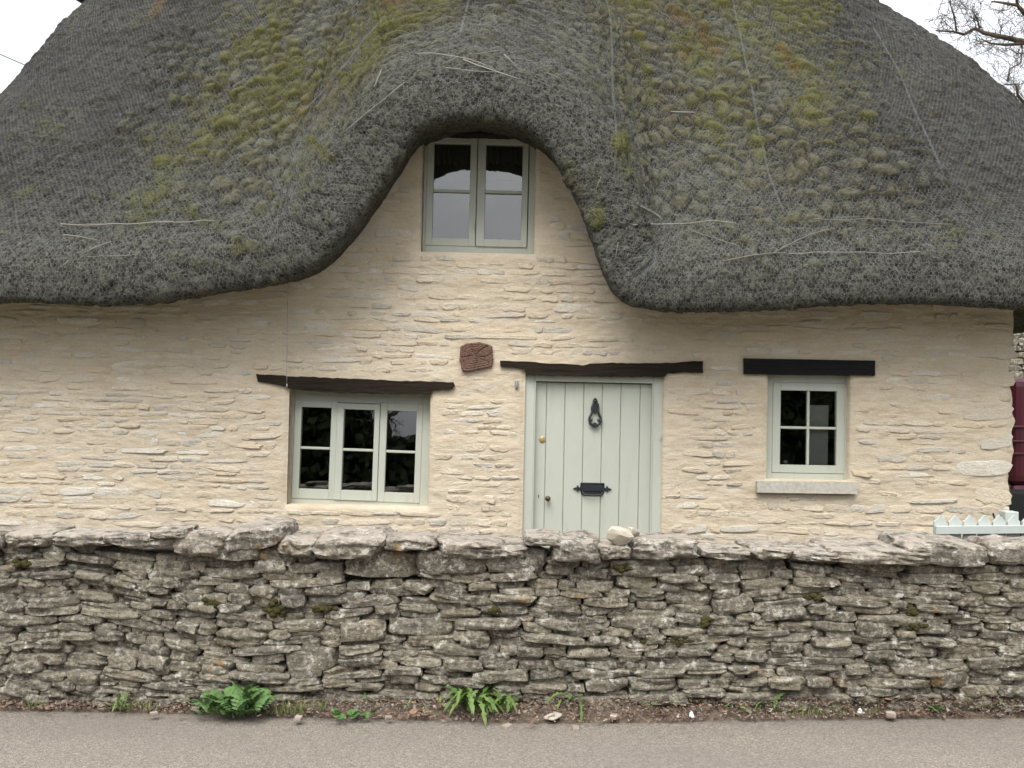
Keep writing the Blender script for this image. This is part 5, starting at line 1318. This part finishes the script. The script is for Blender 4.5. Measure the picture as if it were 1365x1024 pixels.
lp_ = [(118, 936), (140, 941), (96, 942), (60, 946), (553, 950), (566, 955), (405, 948), (240, 952), (650, 958), (1000, 952), (960, 946), (1130, 950), (890, 955), (345, 957), (20, 940), (1320, 942), (1180, 946), (710, 962)]
for x, y in lp_:
    p = on_ground(x, y, 0.035); s_ = random.uniform(.016, .032); o = link('fallen_leaf', random.choice(lm), None, None, (p[0], p[1], p[2] + 0.008), (random.gauss(0, .4), random.gauss(0, .4), random.uniform(0, 6))); o.scale = (s_,) * 3
    tag(o, 'curled dead brown leaf lying on the verge at the wall foot', 'leaf', 'dead leaves on the verge')
# countless bits of litter
n = 16000; V_ = np.zeros((n, 4, 3)); lx = rng.uniform(-4, 4, n); tt = rng.random(n) ** 0.8
ey = lane_edge(lx) - 0.03; ly = ey + (WALL_Y + 0.02 - ey) * tt; spill = rng.random(n) < 0.10; ly = np.where(spill, ey - rng.exponential(0.12, n), ly)
lzv = gz(lx) + np.where(spill, 0.004, 0.012 + (0.05 + 0.012 * lx) * sstep(0, .9, tt) + 0.008) + rng.uniform(0, .006, n); sz = rng.uniform(.002, .0095, n) * np.where(spill, .6, 1); an = rng.uniform(0, 6.28, n)
bigl = (rng.random(n) < 0.03) & ~spill; sz = np.where(bigl, rng.uniform(.011, .02, n), sz); lzv = lzv + 0.004 * bigl
for q, (u, v) in enumerate(((-1, -.4), (1, -.35), (.9, .4), (-1, .3))):
    V_[:, q, 0] = lx + sz * (u * np.cos(an) - v * np.sin(an)); V_[:, q, 1] = ly + sz * (u * np.sin(an) + v * np.cos(an)); V_[:, q, 2] = lzv + rng.normal(0, .003, n) * (~spill) * (1 + bigl)
me = mesh_np('leaf_litter', V_.reshape(-1, 3), np.arange(n * 4).reshape(-1, 4), False); me.materials.append(MAT['dead']); me.materials.append(MAT['chip'])
me.polygons.foreach_set('material_index', (rng.random(n) < 0.18).astype(np.int32))
o = link('leaf_litter', me); o['kind'] = 'stuff'; o['label'] = 'dry leaf fragments, twigs and stone chips along the verge'
# scraps of white paper
for x, y, s_, lab in ((1146, 953, 0.024, 'white scrap of litter standing on the lane edge at the right'), (922, 957, 0.02, 'crumpled white scrap on the verge right of the door')):
    p = on_ground(x, y, 0.02); r = random.Random(x); bq = B(); b2 = bmesh.new(); bmesh.ops.create_icosphere(b2, subdivisions=1, radius=1)
    for v in b2.verts: v.co = Vector((v.co.x * .8, v.co.y * .6, v.co.z * 1.0 + .2)) * r.uniform(.6, 1.1); v.co.x *= (1.1 - 0.5 * max(0, v.co.z))
    bq.add(b2); o = link('paper_scrap', bq.mesh('paper_scrap'), MAT['white'], None, (p[0], p[1], p[2] + s_ * .5)); o.scale = (s_,) * 3; tag(o, lab, 'litter')

# ------------------------------------------------------------------ the far side of the lane, which the window panes reflect
def hedge(x0, x1, h, n, label):
    V_ = np.zeros((n, 4, 3)); cx = rng.uniform(x0, x1, n); hh = h * (0.8 + 0.35 * fbm(cx * 0.7, cx * 0, 3)); cz = hh * rng.random(n) ** 0.7; cy = -13.2 + rng.normal(0, .35, n)
    a = rng.normal(0, 1, (n, 3)); a /= np.linalg.norm(a, axis=1)[:, None]; b_ = np.cross(a, rng.normal(0, 1, (n, 3))); b_ /= np.linalg.norm(b_, axis=1)[:, None]; s_ = rng.uniform(.05, .12, (n, 1)); c = np.stack([cx, cy, cz], -1)
    for q, (u, v) in enumerate(((-1, -.6), (1, -.6), (1, .6), (-1, .6))): V_[:, q] = c + a * s_ * u + b_ * s_ * v
    kx = np.linspace(x0, x1, 30); kh = h * 0.78 * (0.85 + 0.3 * vn(kx * 0.9, kx * 0, 2)); core_ = []
    for u in range(29): core_ += [(kx[u], -13.25, -0.1), (kx[u + 1], -13.25, -0.1), (kx[u + 1], -13.25, kh[u + 1]), (kx[u], -13.25, kh[u])]
    V_ = np.concatenate([V_.reshape(-1, 3), np.array(core_)]); n = len(V_) // 4
    o_ = link('hedge', mesh_np('hedge', V_.reshape(-1, 3), np.arange(n * 4).reshape(-1, 4), False), MAT['hedge']); o_['kind'] = 'stuff'; o_['label'] = label; o_['category'] = 'hedge'; return o_
hedge(-12, -3.1, 3.4, 16000, 'tall dark hedge across the lane, reflected in the left panes')
hedge(-3.1, -1.5, 1.55, 3000, 'low stretch of hedge across the lane, reflected in the wide window')
hedge(-1.5, 12, 3.4, 22000, 'tall dark hedge across the lane, reflected in the small window')
def far_tree(x, y, h, seed, label):
    rr = random.Random(seed); lb = []
    for k in range(9):
        a = rr.uniform(0, 6.28); z0 = h * rr.uniform(.12, .6); l_ = h * rr.uniform(.25, .45)
        ps = [(x, y, z0)]
        for q in range(4): ps.append((x + math.cos(a) * l_ * (q + 1) / 4, y + math.sin(a) * l_ * (q + 1) / 4, z0 + l_ * 0.7 * ((q + 1) / 4) + rr.gauss(0, .1)))
        lb.append((ps, 0.09))
    bare_tree(lb, 'bare_tree', label, (x, y, 0), h, 3, seed)
far_tree(-4.1, -24, 6.5, 21, 'bare tree across the lane, reflected in the wide window')
